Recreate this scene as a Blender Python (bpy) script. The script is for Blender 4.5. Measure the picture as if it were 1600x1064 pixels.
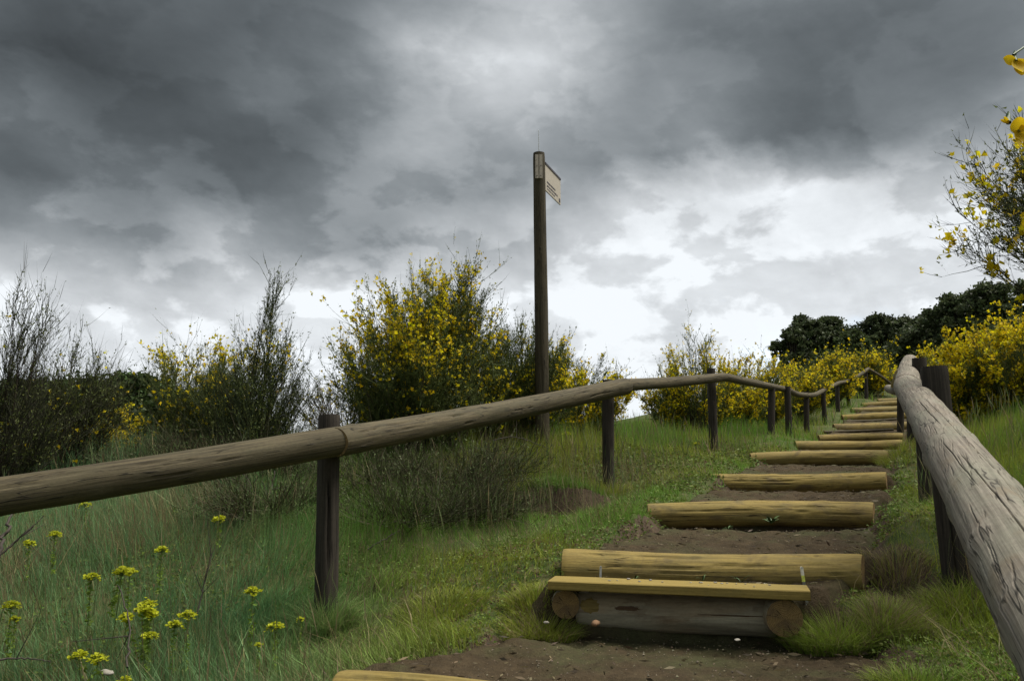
import bpy, math
import numpy as np

# ------------------------------------------------------------------ camera, sky, sun, exposure
rng = np.random.default_rng(11)
sc = bpy.context.scene
for o in list(bpy.data.objects):
    bpy.data.objects.remove(o)
F = 1280.0                      # focal length in pixels of the 1600 px wide photograph
PITCH = math.radians(8.36)
cam_d = bpy.data.cameras.new('camera'); cam = bpy.data.objects.new('camera', cam_d)
sc.collection.objects.link(cam); sc.camera = cam
cam_d.sensor_width = 36.0; cam_d.lens = 36.0 * F / 1600.0
cam_d.clip_start = 0.05; cam_d.clip_end = 3000
cam.location = (0, 0, 0); cam.rotation_euler = (math.pi / 2 + PITCH, 0, 0)
SUN_EL, SUN_AZ = math.radians(64), math.radians(84)      # azimuth clockwise from +Y
sc.view_settings.view_transform = 'Standard'; sc.view_settings.look = 'None'
sc.view_settings.gamma = 1.0; sc.view_settings.use_curve_mapping = False
EXPOSURE = 1.95
sc.view_settings.exposure = EXPOSURE       # the photograph is exposed for the shaded hillside
sc.render.film_transparent = False


def ray(px, py):
    u = (px - 800) / F; v = (532 - py) / F
    return np.array([u, math.cos(PITCH) - v * math.sin(PITCH), math.sin(PITCH) + v * math.cos(PITCH)])


def at(px, py, Y):
    d = ray(px, py)
    return d * (Y / d[1])


class NT:
    """small node-tree helper"""
    def __init__(s, tree):
        s.t = tree; s.t.nodes.clear()

    def n(s, typ, **kw):
        nd = s.t.nodes.new(typ)
        for k, v in kw.items():
            setattr(nd, k, v)
        return nd

    def put(s, sock, val):
        if val is None:
            return
        if isinstance(val, bpy.types.NodeSocket):
            s.t.links.new(val, sock)
        else:
            sock.default_value = val

    def m(s, op, a, b=None, c=None, clamp=False):
        nd = s.n('ShaderNodeMath', operation=op, use_clamp=clamp)
        for i, v in enumerate((a, b, c)):
            s.put(nd.inputs[i], v)
        return nd.outputs[0]

    def mr(s, v, a, b, c=0.0, d=1.0, smooth=False):
        nd = s.n('ShaderNodeMapRange', interpolation_type='SMOOTHSTEP' if smooth else 'LINEAR')
        s.put(nd.inputs[0], v)
        for i, x in enumerate((a, b, c, d)):
            s.put(nd.inputs[i + 1], x)
        return nd.outputs[0]

    def mix(s, fac, a, b, blend='MIX'):
        nd = s.n('ShaderNodeMix', data_type='RGBA', blend_type=blend)
        s.put(nd.inputs[0], fac)
        for i, v in ((6, a), (7, b)):
            if not isinstance(v, bpy.types.NodeSocket) and len(v) == 3:
                v = (*v, 1)
            s.put(nd.inputs[i], v)
        return nd.outputs[2]

    def noise(s, vec, scale, detail=4, rough=.5, dist=0.0):
        nd = s.n('ShaderNodeTexNoise')
        s.put(nd.inputs['Vector'], vec)
        nd.inputs['Scale'].default_value = scale; nd.inputs['Detail'].default_value = detail
        nd.inputs['Roughness'].default_value = rough; nd.inputs['Distortion'].default_value = dist
        return nd.outputs[0], nd.outputs[1]

    def ramp(s, fac, stops, interp='LINEAR'):
        nd = s.n('ShaderNodeValToRGB'); cr = nd.color_ramp; cr.interpolation = interp
        while len(cr.elements) < len(stops):
            cr.elements.new(0.5)
        for e, (p, c) in zip(cr.elements, stops):
            e.position = p
        for e, (p, c) in zip(cr.elements, stops):
            e.color = (c, c, c, 1) if np.isscalar(c) else (*c, 1)
        s.put(nd.inputs[0], fac)
        return nd.outputs[0]

    def vmath(s, op, a, b=None):
        nd = s.n('ShaderNodeVectorMath', operation=op)
        s.put(nd.inputs[0], a)
        if b is not None:
            s.put(nd.inputs[3] if op == 'SCALE' else nd.inputs[1], b)
        return nd.outputs[0]


# --- brightness of the cloud deck (display grey, 0..255) on a coarse azimuth / elevation table
SKY_Y = [0, 60, 120, 180, 240, 300, 360, 420, 480, 540]
SKY_X = list(range(0, 1601, 100))
SKY_B = np.array([
    [74, 89, 98, 95, 85, 109, 144, 153, 184, 193, 143, 133, 143, 124, 125, 125, 120],
    [74, 85, 90, 92, 105, 108, 167, 222, 232, 198, 139, 124, 117, 116, 102, 107, 119],
    [62, 69, 83, 95, 123, 108, 156, 209, 231, 187, 140, 106, 109, 113, 126, 126, 162],
    [162, 103, 83, 104, 110, 107, 125, 169, 199, 163, 130, 171, 146, 119, 122, 128, 170],
    [99, 124, 109, 103, 99, 119, 159, 168, 159, 146, 134, 166, 98, 94, 128, 201, 215],
    [110, 117, 130, 114, 116, 161, 169, 155, 136, 155, 242, 229, 239, 235, 228, 234, 231],
    [231, 193, 127, 173, 139, 120, 105, 120, 142, 239, 235, 239, 233, 221, 230, 235, 235],
    [254, 206, 215, 215, 280, 232, 177, 262, 233, 228, 228, 226, 227, 228, 237, 237, 236],
    [262, 239, 226, 233, 276, 276, 252, 254, 256, 239, 242, 242, 246, 246, 240, 237, 235],
    [248, 248, 248, 258, 268, 268, 256, 256, 256, 240, 236, 241, 245, 246, 245, 242, 239]], float)


def sky_lookup(az, el):
    d = np.array([math.sin(az) * math.cos(el), math.cos(az) * math.cos(el), math.sin(el)])
    fwd = d[1] * math.cos(PITCH) + d[2] * math.sin(PITCH)
    up = -d[1] * math.sin(PITCH) + d[2] * math.cos(PITCH)
    px = 800 + F * d[0] / fwd; py = 532 - F * up / fwd
    cx = min(max(px, 0), 1600) / 100; cy = min(max(py, 0), 540) / 60
    i = min(int(cx), 15); j = min(int(cy), 8); a = cx - i; b = cy - j
    v = (SKY_B[j, i] * (1 - a) + SKY_B[j, i + 1] * a) * (1 - b) + (SKY_B[j + 1, i] * (1 - a) + SKY_B[j + 1, i + 1] * a) * b
    out = max(0, -px, px - 1600, -py) / 420.0
    k = min(out, 1)
    return v * (1 - k) + 178 * k


world = bpy.data.worlds.new('World'); sc.world = world; world.use_nodes = True
W = NT(world.node_tree)
gen = W.n('ShaderNodeTexCoord').outputs['Generated']
sep = W.n('ShaderNodeSeparateXYZ'); W.put(sep.inputs[0], gen)
az = W.m('ARCTAN2', sep.outputs[0], sep.outputs[1])
el = W.m('ARCSINE', sep.outputs[2])
shear = W.n('ShaderNodeCombineXYZ')        # clouds drawn out along a falling diagonal
W.put(shear.inputs[0], W.m('ADD', sep.outputs[0], W.m('MULTIPLY', sep.outputs[2], .35))); W.put(shear.inputs[1], sep.outputs[1]); W.put(shear.inputs[2], W.m('MULTIPLY', sep.outputs[2], 1.35))
stretch = shear.outputs[0]
_, w1 = W.noise(stretch, 4.5, 7, .58)
_, w2 = W.noise(stretch, 13.0, 5, .6)
ws = W.n('ShaderNodeSeparateXYZ'); W.put(ws.inputs[0], w1)
ws2 = W.n('ShaderNodeSeparateXYZ'); W.put(ws2.inputs[0], w2)


def warp(base, a, b, A, B):
    t = W.m('MULTIPLY', W.m('SUBTRACT', a, .5), A)
    u = W.m('MULTIPLY', W.m('SUBTRACT', b, .5), B)
    return W.m('ADD', base, W.m('ADD', t, u))


azw = warp(az, ws.outputs[0], ws2.outputs[0], .13, .05)
elw = warp(el, ws.outputs[1], ws2.outputs[1], .085, .03)
AZM = math.radians(64)
ramp_pos = W.m('MULTIPLY_ADD', azw, 0.5 / AZM, 0.5, clamp=True)
ROWS = [math.radians(e) for e in (5, 8.2, 11.4, 14.6, 17.8, 21, 24.2, 27.4, 30.6, 34, 44)]
cols = [math.radians(a) for a in (-64, -48, -40) + tuple(np.linspace(-34, 34, 24)) + (40, 48, 64)]
elc = W.m('MINIMUM', W.m('MAXIMUM', elw, ROWS[0] + 1e-4), ROWS[-1] - 1e-4)
total = None
for i, e in enumerate(ROWS):
    stops = [((c / AZM) * .5 + .5, sky_lookup(c, e) / 255.0) for c in cols]
    r = W.ramp(ramp_pos, stops, 'B_SPLINE')
    lo = ROWS[i - 1] if i else e - 1; hi = ROWS[i + 1] if i < len(ROWS) - 1 else e + 1
    wl = W.mr(elc, lo, e); wh = W.mr(elc, e, hi, 1.0, 0.0)
    wgt = W.m('MINIMUM', wl, wh)
    term = W.m('MULTIPLY', r, wgt)
    total = term if total is None else W.m('ADD', total, term)
# cloud detail: soft fractal structure
det, _ = W.noise(stretch, 7.0, 10, .56, .25)
det2, _ = W.noise(W.vmath('MULTIPLY', gen, (1.0, 1.0, 2.4)), 22.0, 8, .6, .4)
d1 = W.m('MULTIPLY', W.m('SUBTRACT', det, .5), .32)
d2 = W.m('MULTIPLY', W.m('SUBTRACT', det2, .5), .10)
# heaped edges of the low cumulus and softer torn edges above
cu, _ = W.noise(W.vmath('MULTIPLY', gen, (1.0, 1.0, 1.7)), 8.5, 9, .54, .15)
cu_e = W.m('SUBTRACT', W.mr(cu, .455, .54, smooth=True), .5)
cu_a = W.mr(el, .22, .48, .13, .055, True)
cu2, _ = W.noise(stretch, 4.2, 9, .58, .5)
cu2_e = W.m('MULTIPLY', W.m('SUBTRACT', W.mr(cu2, .40, .62, smooth=True), .5), .055)
struct = W.m('ADD', W.m('ADD', W.m('MULTIPLY', cu_e, cu_a), cu2_e), W.m('ADD', W.m('ADD', d1, d2), .985))
bright = W.m('MULTIPLY', total, struct)
bright = W.m('MINIMUM', bright, .985)
lin = W.m('POWER', bright, 2.25)
tint = W.mix(W.mr(bright, .3, .85, smooth=True), (.868, 1.006, 1.10), (.955, 1.0, 1.04))
cloud = W.mix(1.0, tint, (1, 1, 1), 'MULTIPLY')
comb = W.n('ShaderNodeCombineXYZ')
for i in range(3):
    W.put(comb.inputs[i], lin)
cloud = W.mix(1.0, tint, comb.outputs[0], 'MULTIPLY')
skyn = W.n('ShaderNodeTexSky', sky_type='NISHITA', sun_disc=False)
skyn.sun_elevation = SUN_EL; skyn.sun_rotation = SUN_AZ
sky_dim = W.mix(1.0, skyn.outputs[0], (.34, .34, .34), 'MULTIPLY')
gapn, _ = W.noise(stretch, 3.4, 6, .55)
gap = W.m('MULTIPLY', W.mr(gapn, .60, .72, smooth=True), W.mr(bright, .7, .85, smooth=True))
gap = W.m('MULTIPLY', gap, .30)
bgcol = W.mix(gap, cloud, sky_dim)
bg = W.n('ShaderNodeBackground'); W.put(bg.inputs[0], bgcol); bg.inputs[1].default_value = 2 ** -EXPOSURE
W.put(W.n('ShaderNodeOutputWorld').inputs[0], bg.outputs[0])

sun_d = bpy.data.lights.new('sun', 'SUN'); sun = bpy.data.objects.new('sun', sun_d); sc.collection.objects.link(sun)
sun_d.energy = 1.5; sun_d.angle = math.radians(40); sun_d.color = (1.0, .94, .84)
sd = np.array([math.sin(SUN_AZ) * math.cos(SUN_EL), math.cos(SUN_AZ) * math.cos(SUN_EL), math.sin(SUN_EL)])
from mathutils import Vector
sun.rotation_euler = Vector(-sd).to_track_quat('-Z', 'Y').to_euler()
sc.cycles.max_bounces = 5; sc.cycles.diffuse_bounces = 2; sc.cycles.transmission_bounces = 3
sc.cycles.use_denoising = True


# ------------------------------------------------------------------ helpers
def link(o, parent=None):
    sc.collection.objects.link(o)
    if parent is not None:
        o.parent = parent
    return o


def tag(o, label=None, cat=None, group=None, kind=None):
    for k, v in (('label', label), ('category', cat), ('group', group), ('kind', kind)):
        if v:
            o[k] = v
    return o


def empty(name, loc, label, cat, group=None, rz=0.0):
    o = bpy.data.objects.new(name, None); o.empty_display_size = .1
    o.location = tuple(float(v) for v in loc); o.rotation_euler = (0, 0, rz)
    link(o); tag(o, label, cat, group)
    return o


def mesh_np(name, V, polys, uv=None, col=None, smooth=True):
    V = np.asarray(V, np.float32)
    polys = [np.asarray(p, np.int32) for p in polys if len(p)]
    me = bpy.data.meshes.new(name)
    loops = np.concatenate([p.ravel() for p in polys])
    tot = np.concatenate([np.full(len(p), p.shape[1], np.int32) for p in polys])
    start = np.concatenate([[0], np.cumsum(tot)[:-1]]).astype(np.int32)
    me.vertices.add(len(V)); me.vertices.foreach_set('co', V.ravel())
    me.loops.add(len(loops)); me.loops.foreach_set('vertex_index', loops)
    me.polygons.add(len(tot)); me.polygons.foreach_set('loop_start', start)
    me.update(calc_edges=True)
    me.polygons.foreach_set('use_smooth', np.full(len(tot), bool(smooth)))
    if uv is not None:
        l = me.uv_layers.new(name='UVMap')
        l.data.foreach_set('uv', np.asarray(uv, np.float32)[loops].ravel())
    if col is not None:
        c = np.ones((len(V), 4), np.float32); c[:, :3] = col
        a = me.color_attributes.new('tint', 'FLOAT_COLOR', 'POINT')
        a.data.foreach_set('color', c.ravel())
    return me


def obj(name, me, mat, parent=None, loc=None):
    if mat is not None and not me.materials:
        me.materials.append(mat)
    o = bpy.data.objects.new(name, me)
    if loc is not None:
        o.location = tuple(float(v) for v in loc)
    return link(o, parent)


def copy_tree(src, loc=None, rz=None, scale=None, label=None):
    c = src.copy(); sc.collection.objects.link(c)
    if loc is not None:
        c.location = tuple(float(v) for v in loc)
    if rz is not None:
        c.rotation_euler = (0, 0, rz)
    if scale is not None:
        c.scale = scale if hasattr(scale, '__len__') else (scale,) * 3
    if label:
        c['label'] = label
    for ch in list(src.children):
        d = ch.copy(); sc.collection.objects.link(d); d.parent = c
        for g in list(ch.children):
            e = g.copy(); sc.collection.objects.link(e); e.parent = d
    return c


_T = np.random.default_rng(5).random((256, 256))


def vn(x, y):
    x = np.asarray(x, float); y = np.asarray(y, float)
    xi = np.floor(x).astype(int); yi = np.floor(y).astype(int)
    a = x - xi; b = y - yi
    a = a * a * (3 - 2 * a); b = b * b * (3 - 2 * b)
    x0 = xi & 255; x1 = (xi + 1) & 255; y0 = yi & 255; y1 = (yi + 1) & 255
    return (_T[x0, y0] * (1 - a) + _T[x1, y0] * a) * (1 - b) + (_T[x0, y1] * (1 - a) + _T[x1, y1] * a) * b


def fbm(x, y, o=4):
    s = 0; w = .5
    for k in range(o):
        s = s + w * vn(x * 2 ** k + 17.3 * k, y * 2 ** k + 5.1 * k); w *= .5
    return s / (1 - .5 ** o)


def sstep(x, a, b):
    t = np.clip((np.asarray(x, float) - a) / (b - a), 0, 1)
    return t * t * (3 - 2 * t)


def unit(v):
    v = np.asarray(v, float)
    return v / np.maximum(np.linalg.norm(v, axis=-1, keepdims=True), 1e-9)


# ------------------------------------------------------------------ materials
def mat_new(name):
    m = bpy.data.materials.new(name); m.use_nodes = True
    return m, NT(m.node_tree)


def finish(T, color, rough=.8, bump=None, strength=.4, dist=.01, spec=.3, translucent=None):
    p = T.n('ShaderNodeBsdfPrincipled')
    T.put(p.inputs['Base Color'], color if isinstance(color, bpy.types.NodeSocket) else (*color, 1))
    T.put(p.inputs['Roughness'], rough); p.inputs['Specular IOR Level'].default_value = spec
    if bump is not None:
        b = T.n('ShaderNodeBump'); b.inputs['Strength'].default_value = strength; b.inputs['Distance'].default_value = dist
        T.put(b.inputs['Height'], bump); T.put(p.inputs['Normal'], b.outputs[0])
    out = p.outputs[0]
    if translucent:
        t = T.n('ShaderNodeBsdfTranslucent'); T.put(t.inputs[0], color if isinstance(color, bpy.types.NodeSocket) else (*color, 1))
        mx = T.n('ShaderNodeMixShader'); mx.inputs[0].default_value = translucent
        T.put(mx.inputs[1], out); T.put(mx.inputs[2], t.outputs[0]); out = mx.outputs[0]
    T.put(T.n('ShaderNodeOutputMaterial').inputs[0], out)


def uv_vec(T, su, sv):
    uv = T.n('ShaderNodeTexCoord').outputs['UV']
    s = T.n('ShaderNodeSeparateXYZ'); T.put(s.inputs[0], uv)
    r = T.n('ShaderNodeObjectInfo').outputs['Random']
    c = T.n('ShaderNodeCombineXYZ')
    T.put(c.inputs[0], T.m('MULTIPLY', s.outputs[0], su)); T.put(c.inputs[1], T.m('MULTIPLY', s.outputs[1], sv))
    T.put(c.inputs[2], T.m('MULTIPLY', r, 37.0))
    return c.outputs[0]


def wood(name, dark, light, patch, patch_amt=.5, grain=70., rough=.8, bump=.5, moss=None, wear=None, checks=None):
    """round timber: u runs along the log (m), v around it (m)"""
    m, T = mat_new(name)
    g1, _ = T.noise(uv_vec(T, 2.2, grain), 1.0, 6, .62, .6)
    g2, _ = T.noise(uv_vec(T, 5.0, grain * 2.6), 1.0, 4, .6)
    big, _ = T.noise(uv_vec(T, 2.4, 9.0), 1.0, 4, .55, .5)
    knot = T.n('ShaderNodeTexVoronoi', feature='F1'); T.put(knot.inputs['Vector'], uv_vec(T, 2.6, 7.0)); knot.inputs['Scale'].default_value = 1.0
    kd = T.mr(knot.outputs['Distance'], .05, .16, 1.0, 0.0, True)
    g = T.m('ADD', T.m('MULTIPLY', g1, .65), T.m('MULTIPLY', g2, .35))
    c = T.mix(T.mr(g, .32, .68, smooth=True), dark, light)
    c = T.mix(T.m('MULTIPLY', T.mr(big, .42, .66, smooth=True), patch_amt), c, patch)
    if wear:        # per-log ageing and mud stains
        rnd_ = T.n('ShaderNodeObjectInfo').outputs['Random']
        c = T.mix(T.mr(rnd_, 0, 1, .0, .30), c, wear[0])
        st, _ = T.noise(uv_vec(T, 3.5, 6.0), 1.0, 6, .65, .8)
        c = T.mix(T.m('MULTIPLY', T.mr(st, .50, .66, smooth=True), .75), c, wear[1])
    c = T.mix(T.m('MULTIPLY', kd, .55), c, tuple(.45 * v for v in dark))
    if moss:
        mo, _ = T.noise(uv_vec(T, 6.0, 14.0), 1.0, 5, .65)
        c = T.mix(T.m('MULTIPLY', T.mr(mo, .52, .68, smooth=True), moss[3]), c, moss[:3])
    fine, _ = T.noise(uv_vec(T, 60., 90.), 1.0, 3, .6)
    crk = None
    if checks:      # lengthwise drying checks filled with grime
        cn, _ = T.noise(uv_vec(T, checks[0], checks[1]), 1.0, 3, .5, .35)
        cm, _ = T.noise(uv_vec(T, 5.0, 22.0), 1.0, 3, .6)
        crk = T.m('MULTIPLY', T.mr(T.m('ABSOLUTE', T.m('SUBTRACT', cn, .5)), .004, checks[2], 1.0, 0.0), T.mr(cm, .46, .56, smooth=True))
        c = T.mix(T.m('MULTIPLY', crk, .85), c, tuple(.22 * v for v in dark))
    c = T.mix(T.m('MULTIPLY', T.mr(fine, .4, .7), .25), c, tuple(.7 * v for v in dark))
    h = T.m('ADD', T.m('MULTIPLY', g, 1.0), T.m('MULTIPLY', fine, .25))
    if crk is not None:
        h = T.m('SUBTRACT', h, T.m('MULTIPLY', crk, 1.6))
    finish(T, c, rough, h, bump, .006, .25)
    return m


M = {}
M['rail'] = wood('weathered_rail_wood', (0.028, 0.023, 0.014), (0.128, 0.105, 0.06), (0.084, 0.074, 0.042), .5, moss=(0.0585, 0.0585, 0.0328, 0.3500), checks=(1.6, 30.0, .016))
M['rail_grey'] = wood('silvered_rail_wood', (.088, .075, .058), (.275, .245, .200), (.19, .195, .145), .6, grain=115, bump=.3, moss=(0.1720, 0.1333, 0.0860, 0.5000), checks=(2.6, 34.0, .020))
M['post'] = wood('dark_post_wood', (0.0180, 0.0150, 0.0120), (0.0585, 0.0488, 0.0382), (0.0405, 0.0315, 0.0240), .5, checks=(1.6, 36.0, .020))
M['sign_post'] = wood('sign_post_wood', (0.0287, 0.0238, 0.0148), (0.0820, 0.0697, 0.0426), (0.0615, 0.0476, 0.0262), .5, checks=(1.0, 34.0, .020))
M['step'] = wood('treated_step_wood', (0.14, 0.098, 0.024), (0.335, 0.245, 0.062), (0.19, 0.15, 0.045), .55, grain=75, moss=(0.0960, 0.0896, 0.0360, 0.4000), wear=((0.1600, 0.1400, 0.0800), (0.0920, 0.0680, 0.0360)), checks=(1.0, 26.0, .014))
M['bark'] = wood('grey_green_bark', (0.165, 0.148, 0.105), (0.36, 0.34, 0.245), (0.24, 0.165, 0.09), .5, grain=18, moss=(.10, .062, .036, .55))
M['plank'] = wood('planed_plank_wood', (0.175, 0.128, 0.032), (0.31, 0.23, 0.065), (0.24, 0.18, 0.05), .4, grain=80, moss=(0.1120, 0.1120, 0.0480, 0.3000))


def end_grain_mat():
    m, T = mat_new('end_grain_wood')
    uv = T.n('ShaderNodeTexCoord').outputs['UV']
    nz, nc = T.noise(uv, 14, 4, .6)
    uvw = T.vmath('ADD', uv, T.vmath('SCALE', T.vmath('SUBTRACT', nc, (.5, .5, .5)), .02))
    ln = T.n('ShaderNodeVectorMath', operation='LENGTH'); T.put(ln.inputs[0], uvw)
    ring = T.m('SINE', T.m('MULTIPLY', ln.outputs['Value'], 900.0))
    c = T.mix(T.mr(ring, -1, 1), (.17, .11, .045), (.30, .205, .085))
    c = T.mix(T.mr(nz, .4, .7), c, (.12, .085, .05))
    sp, _ = T.noise(uv, 90, 3, .6)
    c = T.mix(T.m('MULTIPLY', T.mr(sp, .5, .7), .5), c, (.07, .05, .03))
    nrm = T.vmath('NORMALIZE', uvw); rad, _ = T.noise(nrm, 7.0, 3, .6)
    c = T.mix(T.m('MULTIPLY', T.mr(rad, .60, .64), .8), c, (.035, .025, .016))
    finish(T, c, .9, sp, .4, .004, .15)
    return m


M['end'] = end_grain_mat()


def tint_mat(name, rough=.7, translucent=.35, spec=.25, noise_amt=0.0):
    m, T = mat_new(name)
    a = T.n('ShaderNodeAttribute', attribute_name='tint')
    finish(T, a.outputs['Color'], rough, spec=spec, translucent=translucent)
    return m


M['grass'] = tint_mat('grass_blade', .65, .35, .25)
M['leaf'] = tint_mat('shrub_leaf', .6, .3, .25)
M['petal'] = tint_mat('yellow_petal', .6, .45, .2)
M['twig'] = tint_mat('shrub_twig', .75, None, .2)
M['metal'] = None


def simple(name, color, rough=.6, metallic=0.0, var=.25, scale=60):
    m, T = mat_new(name)
    tc = T.n('ShaderNodeTexCoord').outputs['Object']
    n, _ = T.noise(tc, scale, 4, .6)
    c = T.mix(T.mr(n, .35, .7), tuple(v * (1 - var) for v in color), tuple(min(1, v * (1 + var)) for v in color))
    p = T.n('ShaderNodeBsdfPrincipled'); T.put(p.inputs['Base Color'], c); p.inputs['Roughness'].default_value = rough
    p.inputs['Metallic'].default_value = metallic
    b = T.n('ShaderNodeBump'); b.inputs['Strength'].default_value = .25; b.inputs['Distance'].default_value = .003
    T.put(b.inputs['Height'], n); T.put(p.inputs['Normal'], b.outputs[0])
    T.put(T.n('ShaderNodeOutputMaterial').inputs[0], p.outputs[0])
    return m


def ground_mat():
    m, T = mat_new('meadow_ground')
    tc = T.n('ShaderNodeTexCoord').outputs['Object']
    a = T.n('ShaderNodeAttribute', attribute_name='tint')       # red channel: bare earth
    s = T.n('ShaderNodeSeparateColor'); T.put(s.inputs[0], a.outputs['Color'])
    n1, _ = T.noise(tc, 1.3, 6, .6); n2, _ = T.noise(tc, 11, 6, .65); n3, _ = T.noise(tc, 70, 5, .65)
    turf = T.mix(T.mr(n1, .35, .65), (.045, .068, .020), (.075, .095, .032))
    turf = T.mix(T.mr(n2, .48, .7), turf, (.11, .09, .048))
    soil = T.mix(T.mr(n2, .3, .7), (.040, .029, .020), (.090, .066, .045))
    soil = T.mix(T.m('MULTIPLY', T.mr(n3, .5, .75), .5), soil, (.10, .078, .055))
    k = T.mr(T.m('ADD', s.outputs[0], T.m('MULTIPLY', T.m('SUBTRACT', n2, .5), .7)), .35, .65, smooth=True)
    c = T.mix(k, turf, soil)
    finish(T, c, .95, T.m('ADD', n2, T.m('MULTIPLY', n3, .5)), .8, .03, .1)
    return m


def soil_mat():
    m, T = mat_new('trodden_soil')
    tc = T.n('ShaderNodeTexCoord').outputs['Object']
    n1, _ = T.noise(tc, 1.7, 5, .6); n2, _ = T.noise(tc, 9, 6, .7, .3); n3, _ = T.noise(tc, 60, 6, .7); n4, _ = T.noise(tc, 190, 3, .6)
    c = T.mix(T.mr(n2, .32, .68), (.038, .028, .016), (.080, .059, .034))
    c = T.mix(T.m('MULTIPLY', T.mr(n1, .44, .64, smooth=True), .7), c, (.066, .074, .032))
    c = T.mix(T.m('MULTIPLY', T.mr(n3, .45, .7), .55), c, (.032, .026, .018))
    c = T.mix(T.m('MULTIPLY', T.mr(n4, .64, .74), .5), c, (.15, .13, .095))
    h = T.m('ADD', T.m('ADD', T.m('MULTIPLY', n2, .8), T.m('MULTIPLY', n3, .6)), T.m('MULTIPLY', n4, .3))
    finish(T, c, .95, h, .9, .02, .1)
    return m


M['ground'] = ground_mat()
M['soil'] = soil_mat()
M['white_paint'] = simple('painted_metal', (.40, .35, .29), .55, 0, .12, 40)
M['panel'] = simple('sign_panel_paint', (.40, .365, .31), .95, 0, .05, 20)
M['ink'] = simple('sign_ink', (.05, .045, .06), .6)
M['steel'] = simple('galvanised_steel', (.45, .47, .46), .5, .3)
M['rust'] = simple('dull_steel', (.22, .22, .20), .6, .5)
M['tip'] = simple('yellow_green_paint', (.62, .68, .12), .5)
M['pale_tip'] = simple('pale_tip_paint', (.72, .70, .62), .5)
M['stone'] = simple('pale_stone', (.27, .25, .215), .85, 0, .3, 30)
M['red_stone'] = simple('reddish_stone', (.26, .15, .08), .85, 0, .3, 40)
M['stalk'] = simple('green_stalk', (.09, .14, .03), .6)
M['leafy'] = simple('green_leaf', (.05, .10, .025), .55)
M['dead'] = simple('dead_twig_wood', (.045, .036, .028), .85)
M['trunk'] = simple('tree_bark', (.045, .036, .028), .9)

# ------------------------------------------------------------------ terrain layout (camera is the origin; x right, y ahead, z up)
# step logs: left end (px, py top), right end (px, py top), depth of each end, radius
LOGS = [
    dict(l=at(530, 1048, 3.05), r=at(880, 1082, 2.80), rad=.080),
    dict(l=at(880, 859, 4.24), r=at(1352, 866, 4.02), rad=.092),
    dict(l=at(1013, 786, 5.52), r=at(1367, 785, 5.34), rad=.083),
    dict(l=at(1108, 740, 6.98), r=at(1387, 737, 6.78), rad=.080),
    dict(l=at(1173, 707, 8.75), r=at(1389, 703, 8.58), rad=.078),
    dict(l=at(1243, 689, 10.6), r=at(1412, 686, 10.45), rad=.080),
    dict(l=at(1280, 679, 12.5), r=at(1412, 676, 12.4), rad=.078),
    dict(l=at(1303, 662, 14.4), r=at(1424, 658, 14.3), rad=.090),
    dict(l=at(1316, 648, 16.4), r=at(1432, 643, 16.3), rad=.090),
    dict(l=at(1331, 637, 18.5), r=at(1438, 632, 18.4), rad=.088),
    dict(l=at(1347, 629, 20.6), r=at(1444, 624, 20.5), rad=.088),
    dict(l=at(1371, 623, 22.6), r=at(1455, 618, 22.5), rad=.085),
]
LC = np.array([(q['l'] + q['r']) / 2 for q in LOGS])
BENCH_T, BENCH_X = 3.86, .75
cyk = np.array([-3.0, 1.0, LC[0, 1], BENCH_T] + list(LC[1:, 1]) + [26, 30, 40])
cxk = np.array([-1.8, -.55, .42, BENCH_X + .0] + list(LC[1:, 0] + .09) + [13.6, 18.0, 34.0])


def xc(y):
    return np.interp(y, cyk, cxk)


# tread profile along t
prof = [(-6.0, -2.1), (0.0, -1.45), (2.2, -1.0), (LC[0, 1] - .08, -.90), (LC[0, 1] + .02, LC[0, 2] - .03),
        (BENCH_T - .16, -.795), (BENCH_T - .06, -.79), (BENCH_T - .02, -.578), (LC[1, 1] - .07, -.588)]
for k in range(1, len(LOGS)):
    top = LC[k, 2]
    if k > 1:
        prof.append((LC[k, 1] - .45, top - .150)); prof.append((LC[k, 1] - .13, top - .195)); prof.append((LC[k, 1] - .02, top - .185))
    prof.append((LC[k, 1] + .03, top - .035))
prof += [(24, LC[-1, 2] + .1), (40, LC[-1, 2] + 2.4)]
PT = np.array([p[0] for p in prof]); PZ = np.array([p[1] for p in prof])


def tpar(x, y):
    return y + .15 * np.clip(x - xc(y), -1.3, 1.3)


def tread(x, y):
    return np.interp(tpar(x, y), PT, PZ)


def tread_low(x, y):
    t = tpar(x, y)
    return np.minimum(np.minimum(np.interp(t - .07, PT, PZ), np.interp(t + .07, PT, PZ)), np.interp(t, PT, PZ))


def halfw(y):
    return np.interp(y, [0, 2.6, 3.2, 3.75, 4.1, 5, 8, 12, 23], [.9, .98, .96, .62, .66, .63, .60, .60, .56])


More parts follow.
